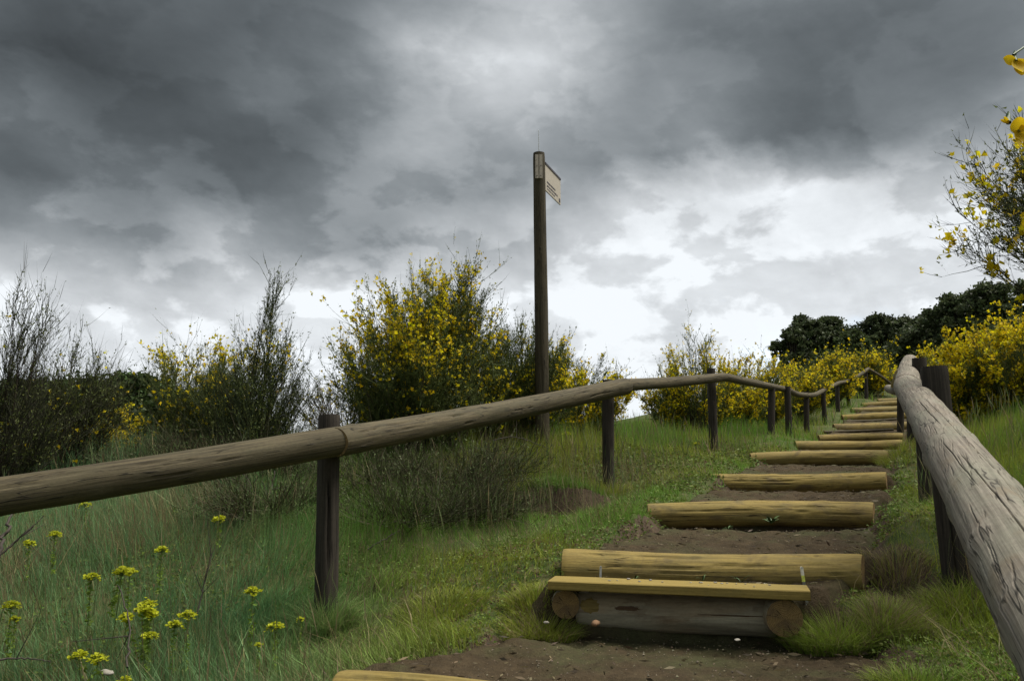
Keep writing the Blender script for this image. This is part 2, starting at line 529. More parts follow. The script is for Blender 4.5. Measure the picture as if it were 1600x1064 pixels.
ctrl = [(-2.06, 3.3, -1.0), (-.9, 4.05, -.79), (-.05, 5.4, -.56), (.80, 7.15, -.31), (2.2, 9.25, .06), (3.55, 11.3, .29), (4.9, 13.8, .42),
        (5.9, 15.8, .66), (7.2, 18.3, 1.1), (8.1, 20, 1.33), (9.2, 21.5, 1.62),
        (-3.4, 2.4, -1.25), (-2.2, 2.6, -1.15), (-.9, 3.0, -.93), (-4.5, 3.5, -1.1), (-3.3, 6.0, -.32), (-1.5, 6.3, -.22), (-1.2, 5.2, -.48), (.3, 8.1, .10), (-.6, 7.4, -.02),
        (-5, 9, -.25), (-2, 9.5, .02), (-8, 6, -.75), (1.2, 10.5, .28), (0, 12, .12), (-6, 14, -1.0), (3, 15, .45), (5.5, 20, 1.2), (2, 22, .2),
        (-12, 20, -2.2), (-30, 40, -7), (-80, 100, -22), (0, 60, 1.0), (0, 110, -8), (8.5, 26, 1.9),
        # right bank
        (2.12, 3.8, -.62), (1.75, 2.9, -.74), (1.3, 1.2, -1.05), (2.95, 5.7, -.34), (4.2, 8.4, .15), (3.0, 4.6, -.16), (2.7, 3.5, -.30), (2.4, 2.0, -.55), (4.2, 5.5, .30), (3.6, 3.6, .05), (5.6, 8.6, .62),
        (8, 8, 1.3), (7, 12, 1.2), (9.5, 16, 1.9), (12, 20, 2.5), (14, 24, 2.8),
        (17, 45, 4.3), (26, 45, 5.6), (36, 60, 8.0), (60, 100, 13), (110, 110, 18), (120, 0, 16), (15, 0, 1.8),
        (0, 0, -1.5), (-5, 0, -1.9), (0, -10, -2.8), (20, -20, .5), (0, -110, -14), (-110, 0, -24), (-110, -110, -26), (110, -110, 4), (-20, 0, -4.2)]
for k in range(1, len(LOGS)):
    l, r = LOGS[k]['l'], LOGS[k]['r']
    ctrl.append((l[0] - .22, l[1] + .1, l[2] - .05)); ctrl.append((min(r[0], l[0] + 1.5) + .25, r[1] + .05, r[2] - .03))
ctrl += [(-.15, 3.55, -.76), (.0, 4.1, -.66), (1.75, 3.7, -.70), (1.45, 3.35, -.76)]
ctrl = np.array(ctrl)


def tps_fit(P):
    n = len(P); d = np.linalg.norm(P[:, None, :2] - P[None, :, :2], axis=-1)
    K = np.where(d > 0, d * d * np.log(np.maximum(d, 1e-9)), 0) + np.eye(n) * .02
    A = np.zeros((n + 3, n + 3)); A[:n, :n] = K; A[:n, n] = 1; A[:n, n + 1:] = P[:, :2]
    A[n, :n] = 1; A[n + 1:, :n] = P[:, :2].T
    return np.linalg.solve(A, np.concatenate([P[:, 2], [0, 0, 0]]))


TW = tps_fit(ctrl)


def tps(x, y):
    s = TW[-3] + TW[-2] * x + TW[-1] * y
    for (a, b, _), w in zip(ctrl, TW):
        r2 = (x - a) ** 2 + (y - b) ** 2
        s = s + w * .5 * r2 * np.log(np.maximum(r2, 1e-12))
    return s


SCARP = at(882, 768, 6.75)


def ground_z(x, y, rough=True):
    x = np.asarray(x, float); y = np.asarray(y, float)
    cx_ = np.clip(x, -110, 110); cy_ = np.clip(y, -110, 110)
    z = tps(cx_, cy_)
    if rough:
        near = 1 - sstep(np.hypot(x, y), 25, 60)
        z = z + near * ((fbm(x * 1.1 + 3, y * 1.1 + 9, 4) - .5) * .16 + (fbm(x * 5, y * 5, 3) - .5) * .05) + (1 - near) * (fbm(x * .08, y * .08, 4) - .5) * 2.0
    # small eroded scarp in the bank
    ex = np.exp(-((x - SCARP[0]) / .36) ** 4)
    dy = y - (SCARP[1] + .05 * np.sin(x * 9))
    z = z + ex * (.14 * sstep(dy, -.03, .03) * (1 - sstep(dy, .05, 1.1)) - .19 * (1 - sstep(dy, -.03, .03)) * sstep(dy, -.9, -.12))
    hx_, hy_ = at(1402, 890, 4.02)[:2]
    z = z - .09 * np.exp(-((x - hx_) / .16) ** 2 - ((y - hy_) / .24) ** 2)
    hw = halfw(y) + (fbm(x * 3 + 40, y * 3, 3) - .5) * .30
    d = np.abs(x - xc(y)) - hw
    inb = sstep(y, 24, 22.5) if False else (1 - sstep(y, 24, 26))
    mask = sstep(d, -.04, .20) * inb + (1 - inb)
    return mask * z + (1 - mask) * (tread_low(x, y) - .06)


def gz(x, y):
    return float(ground_z(np.array([x]), np.array([y]))[0])


def axis(lo, hi, step, far, growth=1.16):
    a = list(np.arange(lo, hi + 1e-6, step)); s = step
    while a[-1] < far:
        s *= growth; a.append(a[-1] + s)
    s = step
    while a[0] > -far:
        s *= growth; a.insert(0, a[0] - s)
    return np.array(a)


gx = axis(-4.5, 5.5, .065, 1500); gy = axis(1.8, 9.5, .055, 1500, 1.10)
X, Y = np.meshgrid(gx, gy); Z = ground_z(X, Y)
nx, ny = len(gx), len(gy)
idx = np.arange(nx * ny).reshape(ny, nx)
quads = np.stack([idx[:-1, :-1], idx[:-1, 1:], idx[1:, 1:], idx[1:, :-1]], -1).reshape(-1, 4)
gyy, gxx = np.gradient(Z, gy, gx)
steep = sstep(np.hypot(gxx, gyy), .7, 1.1)
dpath = np.abs(X - xc(Y)) - halfw(Y)
earth = np.maximum(steep, 1 - sstep(dpath, .02, .22)) * (1 - sstep(Y, 23, 26))
earth = np.maximum(earth, np.exp(-((X - SCARP[0]) / .26) ** 4 - ((Y - SCARP[1] + .08) / .13) ** 2) * 1.2)
hx, hy = at(1402, 890, 4.02)[:2]
earth = np.maximum(earth, 1.1 * np.exp(-((X - hx) / .20) ** 4 - ((Y - hy) / .30) ** 4))
tintc = np.stack([earth.ravel()] * 3, -1)
ground = obj('ground', mesh_np('ground', np.stack([X.ravel(), Y.ravel(), Z.ravel()], -1), [quads], col=np.clip(tintc, 0, 1)), M['ground'])
tag(ground, kind='structure', label='grassy hillside rising to the right behind the steps', cat='ground')

# the trodden path between the logs
py_ = np.concatenate([np.arange(1.2, 9, .026), np.arange(9, 24.5, .09)]); pu = np.linspace(-1, 1, 72)
PU, PY = np.meshgrid(pu, py_)
PX = xc(PY) + PU * (halfw(PY) + .12 + (fbm(PY * 2.2 + 7 * np.sign(PU), PU * .5, 3) - .5) * .34)
PZz = tread(PX, PY) + (fbm(PX * 2.5, PY * 2.5, 4) - .5) * .06 + (fbm(PX * 14, PY * 14, 3) - .5) * .042 + .02 * np.abs(PU) ** 3 - .10 * sstep(np.abs(PU), .88, 1.0)
# soil kept clear of the riser log and the plank
fr = (np.abs(tpar(PX, PY) - (BENCH_T - .10)) < .14)
pidx = np.arange(PX.size).reshape(PX.shape)
pq = np.stack([pidx[:-1, :-1], pidx[:-1, 1:], pidx[1:, 1:], pidx[1:, :-1]], -1).reshape(-1, 4)
path = obj('path', mesh_np('path', np.stack([PX.ravel(), PY.ravel(), PZz.ravel()], -1), [pq]), M['soil'])
tag(path, kind='structure', label='brown trodden earth path between the log steps', cat='path')




def surf_z(x, y):
    g = ground_z(x, y); t_ = tread(x, y) - .01
    return np.where(np.abs(x - xc(y)) < halfw(y) + .05, np.maximum(g, t_), g)


# ------------------------------------------------------------------ round timber
def frames(P):
    t = unit(np.gradient(P, axis=0))
    ref = np.array([0, 0, 1.0]) if abs(t[0, 2]) < .9 else np.array([1.0, 0, 0])
    n0 = unit(np.cross(t[0], ref)); N = [n0]
    for i in range(1, len(P)):
        v = N[-1] - t[i] * np.dot(N[-1], t[i]); N.append(unit(v))
    N = np.array(N); B = np.cross(N, t)
    return t, N, B


def resample(P, n):
    P = np.asarray(P, float); L = np.concatenate([[0], np.cumsum(np.linalg.norm(np.diff(P, axis=0), axis=1))])
    s = np.linspace(0, L[-1], n)
    return np.stack([np.interp(s, L, P[:, i]) for i in range(3)], -1), s


def smooth_curve(P, n):
    P = np.asarray(P, float)
    if len(P) == 2:
        return resample(P, n)
    Q = np.vstack([2 * P[0] - P[1], P, 2 * P[-1] - P[-2]]); out = []
    for i in range(1, len(Q) - 2):
        for t in np.linspace(0, 1, 12, endpoint=False):
            a, b, c, d = Q[i - 1:i + 3]
            out.append(.5 * ((2 * b) + (c - a) * t + (2 * a - 5 * b + 4 * c - d) * t * t + (3 * b - a - 3 * c + d) * t ** 3))
    out.append(P[-1])
    return resample(np.array(out), n)


def timber(name, pts, r0, r1, mat, parent=None, na=28, nl=40, wob=.05, cracks=(), seed=0, caps=(True, True), end_round=.12, loc=None, end_mat=None, bow=0.0, knots=0, svals=None, phis=None, whorls=(), skew=0.0):
    """a log: surface mesh with lengthwise cracks cut into it, plus an end_grain child for each visible sawn end"""
    r = np.random.default_rng(seed)
    P, s = smooth_curve(pts, nl); L = s[-1]
    if bow:
        P = P + np.outer(np.sin(np.pi * s / L), np.array([0, 0, bow]))
    if svals is not None:
        sv = np.unique(np.clip(svals, 0, L)); P = np.stack([np.interp(sv, s, P[:, i]) for i in range(3)], -1); s = sv
    t, N, B = frames(P)
    phi = np.linspace(0, 2 * np.pi, na + 1)
    if phis is not None:
        phi = phis; na = len(phis) - 1
    S, PH = np.meshgrid(s, phi, indexing='ij')
    R0 = np.interp(s, [0, L], [r0, r1])
    ox, oy = r.random(2) * 200
    cp, sp_ = np.cos(PH), np.sin(PH)
    R = R0[:, None] * (1 + wob * 2 * (fbm(S * 1.6 + ox, cp * 1.2 + oy + sp_ * .9, 3) - .5) + wob * .6 * (fbm(S * 6 + ox, cp * 4 + sp_ * 3 + oy, 2) - .5))
    for _ in range(knots):
        ks, kp = r.random() * L, r.random() * 6.28
        dd = np.hypot((S - ks), (np.angle(np.exp(1j * (PH - kp)))) * r0)
        R = R + .006 * np.exp(-(dd / .035) ** 2) - .005 * np.exp(-(dd / .008) ** 2)
    for (ws_, amp) in whorls:
        R = R + amp * np.exp(-((S - ws_ - .010 * np.sin(PH * 2 + ws_ * 9)) / .014) ** 2)
    for (a, b, p0, drift, w, dep) in cracks:
        u = (S - a) / (b - a)
        pc = p0 + drift * (u - .5) + .10 * (fbm(S * 7 + p0 * 31, S * 0 + p0 * 7, 4) - .5)
        dph = np.abs(np.angle(np.exp(1j * (PH - pc)))) * R0[:, None]
        taper = np.clip(np.minimum(u, 1 - u) * 5, 0, 1) * ((u > 0) & (u < 1))
        R = R - dep * taper * np.clip(1.25 - dph / np.maximum(w * (.35 + .65 * taper), 1e-5), 0, 1)
    er = end_round * r0
    e = np.minimum(s, L - s)
    R = R * (1 - .05 * np.exp(-(e / max(er * .5, 1e-4))))[:, None]
    V = P[:, None, :] + R[..., None] * (N[:, None, :] * cp[..., None] + B[:, None, :] * sp_[..., None])
    if skew:        # far end sawn at a slant
        V = V - t[:, None, :] * (skew * R * cp * np.clip((S - L * .5) / (L * .5), 0, 1))[..., None]
    uv = np.stack([S, PH * r0], -1).reshape(-1, 2) + r.random(2) * 20
    ii = np.arange(V.shape[0] * (na + 1)).reshape(V.shape[0], na + 1)
    q = np.stack([ii[:-1, :-1], ii[:-1, 1:], ii[1:, 1:], ii[1:, :-1]], -1).reshape(-1, 4)
    o = obj(name, mesh_np(name, V.reshape(-1, 3), [q], uv=uv), mat, parent, loc)
    for side, on in zip((0, -1), caps):
        if not on:
            continue
        ring = V[side, :-1]; c = ring.mean(0); out = t[side] * (-1 if side == 0 else 1)
        vs = [c + out * .002]; uvs = [(0, 0)]
        for f in (.35, .7, 1.0):
            for j in range(na):
                p = c + (ring[j] - c) * f + out * (.002 * (1 - f) + .002 * math.sin(j * 2.1 + f * 5))
                vs.append(p); uvs.append((f * r0 * math.cos(phi[j]), f * r0 * math.sin(phi[j])))
        tri = [(0, 1 + j, 1 + (j + 1) % na) for j in range(na)]
        qd = [(1 + k * na + j, 1 + (k + 1) * na + j, 1 + (k + 1) * na + (j + 1) % na, 1 + k * na + (j + 1) % na) for k in range(2) for j in range(na)]
        obj('end_grain', mesh_np('end_grain', np.array(vs), [np.array(tri), np.array(qd)], uv=np.array(uvs)), end_mat or M['end'], o)
    return o


def rand_cracks(n, L, seed, top=None, w=.003, dep=.010, lmin=.15, lmax=.6):
    r = np.random.default_rng(seed); out = []
    for _ in range(n):
        a = r.random() * L * .9; l = lmin + r.random() * (lmax - lmin)
        p = r.random() * 6.28 if top is None else top[0] + (r.random() - .5) * top[1]
        out.append((a, min(a + l, L), p, (r.random() - .5) * .35, w * (.6 + .9 * r.random()), dep * (.6 + .7 * r.random())))
    return out


# ------------------------------------------------------------------ step logs
step_labels = ['half-buried log step cut off by the bottom edge of the picture',
               'thick yellow-brown log step directly behind the plank with metal stakes',
               'second full log step above the plank, with a green weed growing at its foot',
               'third full log step above the plank, lying just above the weedy one',
               'fourth full log step above the plank, next to the third near fence post',
               'fifth full log step above the plank', 'thin-looking sixth log step above the plank, close above the fifth',
               'seventh log step above the plank, with a dark gap under it', 'eighth log step above the plank, far up the stairs',
               'ninth log step above the plank, far up the stairs', 'tenth log step above the plank, second from the top',
               'topmost visible log step at the head of the stairs']
for k, q in enumerate(LOGS):
    rad = q['rad']; l = q['l'] - [0, -rad * .3, rad]; r_ = q['r'] - [0, -rad * .3, rad]
    near = k < 4
    L = np.linalg.norm(r_ - l)
    up = 1.57
    cr = [(.0, L * .66, .95 + .1 * (k % 3), .1, .0030, .014), (L * .25, L * 1.02, 1.25, -.08, .0028, .012), (L * .1, L * .55, .35, .05, .0022, .009), (L * .5, L * .95, .65, .05, .0022, .009)] + rand_cracks(10, L, 40 + k, (.8, 1.8), .0020, .008) if k < 5 else []
    c = (l + r_) / 2
    e = timber('step_log', [l - c, r_ - c], rad * (1.03 if k % 2 else .97), rad, M['step'], None, na=72 if near else 28, nl=120 if near else 30, wob=.06 + .02 * (k % 3), bow=.012 * (-1) ** k, skew=.9 * q['r'][0] / q['r'][1] if k else 0, cracks=cr, seed=60 + k, loc=c, end_round=.25 if k != 1 else .2, knots=3 if near else 0)
    tag(e, step_labels[k], 'log step', 'log steps of the stairway')

for pts, rad_, lab in (([at(1288, 675, 13.4), at(1340, 673.5, 13.4), at(1396, 671, 13.35)], .026, 'thin pole lying between the sixth and seventh log steps above the plank'),
                       ([at(1318, 658.5, 15.4), at(1360, 657.5, 15.4), at(1412, 654, 15.35)], .026, 'thin dark pole lying between the seventh and eighth log steps above the plank')):
    c = np.asarray(pts[0]) * .5 + np.asarray(pts[2]) * .5
    tag(timber('wooden_pole', [p - c for p in pts], rad_, rad_ * .8, M['rail'], None, na=12, nl=16, wob=.08, seed=int(rad_ * 1e3) + len(lab), loc=c), lab, 'pole', 'thin poles among the upper steps')

# ------------------------------------------------------------------ plank step at the foot of the stairs
ps = empty('plank_step', (BENCH_X, 3.8, -.79), 'low plank step resting on short logs at the foot of the stairs', 'plank step')


def rel(o, p):
    return np.asarray(p, float) - np.array(o.location)


def board(name, A, Bp, depth, thick, mat, parent, seed=0):
    """planed board from A to B (front top edge), going back by depth"""
    A, Bp = np.asarray(A, float), np.asarray(Bp, float); ax = unit(Bp - A); L = np.linalg.norm(Bp - A)
    bk = unit(np.cross(np.array([0, 0, 1.0]), ax)); up = np.cross(ax, bk)
    bev = .004; n = 24; r = np.random.default_rng(seed)
    sect = [(0, -bev), (bev, 0), (depth - bev, 0), (depth, -bev), (depth, -thick + bev), (depth - bev, -thick), (bev, -thick), (0, -thick + bev)]
    V = []; uv = []
    for i in range(n + 1):
        s = i / n * L; wv = .0008 * math.sin(i * .9 + seed); per = 0
        for j in range(9):
            d, h = sect[j % 8]
            if j:
                d0, h0 = sect[j - 1]; per += math.hypot(d - d0, h - h0)
            V.append(A + ax * s + bk * (d + wv * (d < .01)) + up * (h + .0006 * math.sin(i * .55))); uv.append((s + seed, per))
    idx_ = np.arange((n + 1) * 9).reshape(n + 1, 9)
    q = np.stack([idx_[:-1, :-1], idx_[1:, :-1], idx_[1:, 1:], idx_[:-1, 1:]], -1).reshape(-1, 4)
    caps = [list(idx_[0, :8]), list(idx_[-1, :8][::-1])]
    me = mesh_np(name, np.array(V), [q, np.array(caps)], uv=np.array(uv), smooth=False)
    return obj(name, me, mat, parent)


PL_A = at(856, 907, 3.80); PL_B = at(1266, 923, 3.52)
board('plank', rel(ps, PL_A), rel(ps, PL_B), .17, .040, M['plank'], ps, 3)
zl = PL_A[2] - .042
# end logs pointing at the viewer, the riser between them
ec1 = at(884, 944, 3.86); ec2 = at(1226, 966, 3.58)
back = unit(np.array([.12, 1.0, .0]))
timber('end_log', [rel(ps, ec1), rel(ps, ec1 + back * .45)], .066, .07, M['bark'], ps, na=36, nl=14, wob=.06, seed=3, caps=(True, False))
timber('end_log', [rel(ps, ec2), rel(ps, ec2 + back * .55)], .080, .082, M['bark'], ps, na=36, nl=14, wob=.07, seed=4, caps=(True, False))
rg = timber('riser_log', [rel(ps, at(905, 951, 3.96)), rel(ps, at(1212, 962, 3.72))], .092, .090, M['bark'], ps, na=64, nl=90, wob=.05, seed=5, caps=(True, True),
            cracks=[(.5, .84, 2.55, -.2, .005, .014), (.08, .3, 2.3, 0, .003, .006)], knots=1)
# pale wound and long scar where the bark is gone


def bark_patch(name, A, Bq, rad, s0, phi0, ls, lp, mat, seed, lift=.0025):
    """irregular patch lying on the round of the riser log (s along, phi round it)"""
    ax_ = unit(Bq - A); N0 = unit(np.cross(ax_, [0, 0, 1.0])); B0 = np.cross(N0, ax_); rnd = np.random.default_rng(seed)
    nr, na_ = 6, 26; ja = 1 + .35 * (rnd.random(na_) - .5); V = []; uv = []
    for k in range(nr + 1):
        for j in range(na_):
            a = j / na_ * 6.283; q = k / nr * ja[j]; ss = s0 + ls * q * math.cos(a); ph = phi0 + lp * q * math.sin(a)
            r_ = rad + lift * (1 - (k / nr) ** 4) - .004 * (k == nr)
            V.append(A + ax_ * ss + r_ * (N0 * math.cos(ph) + B0 * math.sin(ph))); uv.append((ss, ph * rad))
    i_ = np.arange((nr + 1) * na_).reshape(nr + 1, na_); j_ = np.roll(i_, -1, 1)
    q = np.stack([i_[:-1], j_[:-1], j_[1:], i_[1:]], -1).reshape(-1, 4)
    return obj(name, mesh_np(name, np.array(V), [q], uv=np.array(uv)), mat, rg)


PHF = 0.10        # side of the log that faces down the path
RA, RB = rel(ps, at(905, 951, 3.96)), rel(ps, at(1212, 962, 3.72))
M['scar_brown'] = wood('brown_scar_wood', (.05, .032, .02), (.14, .085, .045), (.09, .06, .035), .5)
bark_patch('cut_face', RA, RB, .093, .065, PHF + .25, .05, .42, M['step'], 1)
bark_patch('bark_scar', RA, RB, .0925, .235, PHF + .18, .062, .13, M['scar_brown'], 2, .004)
bark_patch('bark_scar', RA, RB, .0915, .70, PHF + .02, .16, .035, M['scar_brown'], 3, .003)


# metal stakes behind the plank
for (px, p0, p1, Yd, lean, wdt, tip, lab) in ((938, 884, 915, 3.98, .004, .010, False, 'slim dull metal stake behind the left half of the plank'),
                                               (1259, 885, 922, 3.74, -.012, .013, True, 'metal stake with pale rounded tip and green-yellow paint behind the right end of the plank')):
    b = at(px, p1 + 6, Yd); tpt = at(px - 2, p0, Yd); H = tpt[2] - b[2]
    st = empty('metal_stake', b, lab, 'stake', 'metal stakes of the plank step')

    def blade(z0, z1, name, mat, roundtop):
        n = 7; prof_ = [(-wdt / 2, z0), (wdt / 2, z0)]
        if roundtop:
            for j in range(n):
                a = math.pi * j / (n - 1); prof_.append((wdt / 2 * math.cos(a), z1 - wdt / 2 + wdt / 2 * math.sin(a)))
        else:
            prof_ += [(wdt / 2, z1), (-wdt / 2, z1)]
        m = len(prof_); V = [(x + lean * z / max(H, .01), d, z) for d in (0, .006) for x, z in prof_]
        fs = [list(range(m)), list(range(2 * m - 1, m - 1, -1))]
        side = [(j, (j + 1) % m, m + (j + 1) % m, m + j) for j in range(m)]
        return obj(name, mesh_np(name, np.array(V), [np.array(fs[:1]), np.array(fs[1:]), np.array(side)[:, ::-1]], smooth=False), mat, st)
    if tip:
        blade(-.12, H * .45, 'shank', M['rust'], False); blade(H * .45, H * .68, 'painted_band', M['tip'], False)
        hd = blade(H * .68, H, 'head', M['pale_tip'], True)
    else:
        blade(-.12, H * .8, 'shank', M['steel'], False); hd = blade(H * .8, H, 'head', M['steel'], True)
    ho = timber('hole', [(lean * .95, -.0015, H - wdt * .5), (lean * .95, .0005, H - wdt * .5)], wdt * .2, wdt * .2, M['ink'], hd, na=10, nl=2, wob=0, end_mat=M['ink'], end_round=.01, caps=(False, False))

# ------------------------------------------------------------------ fences
lf = empty('log_fence', (-.9, 4.1, -.79), 'weathered pole handrail on dark posts left of the steps, climbing to the hilltop', 'fence')


def lrel(p):
    return rel(lf, p)


posts_l = [  # px top, py top, px bottom, py bottom, depth, radius
    (514, 648, 506, 985, 4.14, .056), (950, 594, 953, 790, 7.25, .052), (1111, 576, 1114, 716, 9.5, .050), (1206, 603, 1205, 690, 11.6, .050),
    (1230, 604, 1232, 694, 12.1, .048), (1260, 612, 1261, 684, 14.0, .046), (1285, 606, 1289, 670, 16.0, .046), (1308, 596, 1310, 645, 18.5, .046),
    (1323, 593, 1326, 638, 20.2, .046), (1353, 577, 1354, 625, 21.8, .046)]
for k, (px0, py0, px1, py1, Yd, r) in enumerate(posts_l):
    top = at(px0, py0, Yd); bot = at(px1, py1, Yd); bot = bot + (bot - top) * .08; bot[2] -= .12
    timber('post', [lrel(bot), lrel((bot * .6 + top * .4) + [.008 * (-1) ** k, 0, 0]), lrel(top)], r * 1.04, r * .98, M['post'], lf, na=40 if k < 3 else 16, nl=60 if k < 3 else 16, wob=.07, seed=100 + k,
           cracks=rand_cracks(9, 1.0, 200 + k, (4.2, 3.0), .003, .012, .3, .8) if k < 3 else [], caps=(False, True), end_round=.1, end_mat=M['post'])
extra = np.array([-3.1, 2.78, -1.3])
timber('post', [lrel(extra), lrel(extra + [0, 0, 1.15])], .056, .055, M['post'], lf, na=24, nl=20, wob=.07, seed=131, caps=(False, True), end_mat=M['post'])
A0 = np.array([-3.45, 2.42, -.42]); J1 = at(534, 688, 4.02); J2 = at(978, 603.5, 7.12); J3 = at(1131, 589, 9.36)
rails = [
    ([A0, (A0 + at(250, 739, 3.55)) / 2 + [0, 0, .012], at(250, 737, 3.55), J1], .078, .072, 3),
    ([J1 - [.02, .04, .01], at(700, 659, 5.05), at(850, 630, 6.1), J2], .074, .073, 4),
    ([J2 - [.03, .05, -.005], at(1050, 597, 8.15), J3], .056, .051, 5),
    ([J3, at(1170, 597, 10.3), at(1200, 603, 11.4), at(1218, 606.5, 11.9)], .050, .046, 6),
    ([at(1216, 606, 11.85), at(1232, 610, 12.5), at(1246, 616, 13.3), at(1266, 618, 14.2)], .047, .044, 7),
    ([at(1264, 618, 14.1), at(1274, 616.5, 14.8), at(1285, 611, 15.8), at(1294, 606.5, 16.6)], .045, .042, 8),
    ([at(1293, 607, 16.5), at(1303, 602, 17.6), at(1312, 598, 18.5), at(1322, 596.5, 19.4)], .045, .042, 9),
    ([at(1321, 597, 19.3), at(1340, 588, 20.6), at(1357, 576, 21.7)], .046, .044, 10),
    ([at(1356, 576, 21.7), at(1378, 589, 23.2), at(1397, 604, 24.6)], .040, .038, 11)]
for k, (pts, r0, r1, sd_) in enumerate(rails):
    L = sum(np.linalg.norm(np.array(pts[i + 1]) - np.array(pts[i])) for i in range(len(pts) - 1))
    near = k < 3
    cr = []
    if k == 0:
        cr = [(.6, 2.0, .75, .5, .0028, .014), (1.4, 2.6, 1.2, .2, .0025, .012), (1.0, 1.9, .3, -.3, .0022, .010)] + rand_cracks(22, L, 301, (.7, 2.0), .0018, .009)
    elif k == 1:
        cr = [(.2, 1.5, .6, -.3, .0025, .012), (1.6, 3.0, 1.0, .2, .0025, .012)] + rand_cracks(22, L, 302, (.7, 2.0), .0018, .009)
    elif k == 2:
        cr = rand_cracks(8, L, 303, None, .003, .010)
    timber('rail', [lrel(p) for p in pts], r0, r1, M['rail'], lf, na=72 if near else 18, nl=220 if k < 2 else (80 if near else 24), wob=.05, cracks=cr, seed=sd_ + 20, knots=8 if k < 2 else 0, end_round=.15)

rf = empty('log_fence', (2.1, 3.8, -.62), 'cracked silver-grey log handrail along the right side of the steps', 'fence')


def rrel(p):
    return rel(rf, p)


RJ = at(1417, 604, 5.15); RF = at(1422, 565, 8.1)
RN = at(1600, 880, 1.24)
dirn = unit(RN - RJ)
near_pts = [RN + dirn * 2.2 + [0, 0, -.02], RN + dirn * .5, RN, RN * .5 + RJ * .5 + [0.0, 0, .012], RJ]
Lr = sum(np.linalg.norm(near_pts[i + 1] - near_pts[i]) for i in range(4))
# long drying cracks on the upper side: phi ~ pi/2 is the top here
r = np.random.default_rng(77)
cr = []
s_edge = np.linalg.norm(near_pts[0] - RN)
for a, b, p, dr in ((s_edge - .3, s_edge + .75, 1.75, .25), (s_edge + .05, s_edge + 1.25, 1.32, .22), (s_edge + .5, s_edge + 1.9, 1.05, .30), (s_edge + .25, s_edge + 1.0, 2.05, .2),
                    (s_edge + .7, s_edge + 2.3, 1.55, .35), (s_edge + 1.4, s_edge + 3.0, 1.15, .2), (s_edge + 1.2, s_edge + 2.2, 1.95, .2), (s_edge + 2.2, s_edge + 3.6, 1.5, .25), (s_edge - .5, s_edge + .35, 1.15, .1)):
    cr.append((a, b, p, dr, .0008 + .0005 * r.random(), .0065))
for _ in range(150):
    a = s_edge - .6 + r.random() ** 1.25 * 4.4; l = .05 + .20 * r.random()
    cr.append((a, a + l, .55 + r.random() * 2.3, -.30 * r.random(), .0006 + .0004 * r.random(), .004))
timber('rail', [rrel(p) for p in near_pts], .064, .078, M['rail_grey'], rf, na=300, nl=400, wob=.028, cracks=cr, seed=41, knots=6, whorls=[(s_edge + v, .003) for v in (-.3, .42, 1.15, 1.75, 2.3, 2.9, 3.4)], caps=(False, True), end_round=.12,
       svals=np.concatenate([np.linspace(0, s_edge - .35, 40), np.arange(s_edge - .3, s_edge + 2.2, .012), np.arange(s_edge + 2.2, 9, .024)]),
       phis=np.concatenate([np.linspace(.1, 3.0, 210), np.linspace(3.0, 2 * np.pi + .1, 20)[1:]]))
timber('rail', [rrel(RJ - [.012, .03, 0]), rrel((RJ + RF) / 2 + [0, 0, .02]), rrel(RF)], .078, .072, M['rail_grey'], rf, na=90, nl=120, wob=.05, cracks=rand_cracks(40, 3.4, 55, (1.57, 2.4), .0028, .010, .08, .5), seed=42, knots=4)
timber('rail', [rrel(RF + [.0, -.06, -.05]), rrel(at(1406, 585, 10.6)), rrel(at(1398, 604, 13.2))], .070, .062, M['plank'], rf, na=28, nl=40, wob=.05, seed=43)
timber('rail', [rrel(at(1388, 607, 14.2)), rrel(at(1404, 611, 12.6)), rrel(at(1430, 607, 13.6))], .070, .068, M['rail_grey'], rf, na=24, nl=20, wob=.05, seed=44)
posts_r = [(1459, 573, 1500, 952, 3.92, .060), (1436, 560, 1447, 765, 5.85, .050), (1424, 578, 1426, 715, 8.6, .052), (1407, 596, 1407, 660, 12.9, .05)]
for k, (px0, py0, px1, py1, Yd, rr) in enumerate(posts_r):
    top = at(px0, py0, Yd); bot = at(px1, py1, Yd); bot = bot + unit(bot - top) * .15
    timber('post', [rrel(bot), rrel(top)], rr * 1.03, rr, M['post'], rf, na=56 if k == 0 else 20, nl=60 if k == 0 else 20, wob=.06, seed=150 + k,
           cracks=[(.1, .9, 3.6, .1, .004, .02), (.3, 1.1, 4.4, 0, .003, .016), (.2, .8, 5.2, .1, .003, .012)] + rand_cracks(10, 1.0, 210, None, .0025, .010) if k == 0 else [], caps=(False, True), end_round=.08, end_mat=M['post'])
exr = np.array([1.02, 1.45, -1.2])
timber('post', [rrel(exr), rrel(exr + [0, 0, 1.28])], .058, .056, M['post'], rf, na=24, nl=20, wob=.06, seed=160, caps=(False, True), end_mat=M['post'])

# ------------------------------------------------------------------ signpost
SB = at(848, 705, 8.2); ST = at(842, 240, 8.2)
sp_e = empty('signpost', (SB[0], SB[1], gz(SB[0], SB[1])), 'tall wooden signpost with a pale pointing sign panel near its top', 'signpost')


def srel(p):
    return rel(sp_e, p)


timber('post', [srel(SB - [0, 0, .3]), srel((SB + ST) / 2 + [.004, 0, 0]), srel(ST)], .074, .062, M['sign_post'], sp_e, na=40, nl=70, wob=.04, seed=9, caps=(False, True), end_mat=M['sign_post'],
       cracks=rand_cracks(14, 3.1, 12, (4.4, 3.0), .003, .012, .4, 1.4))


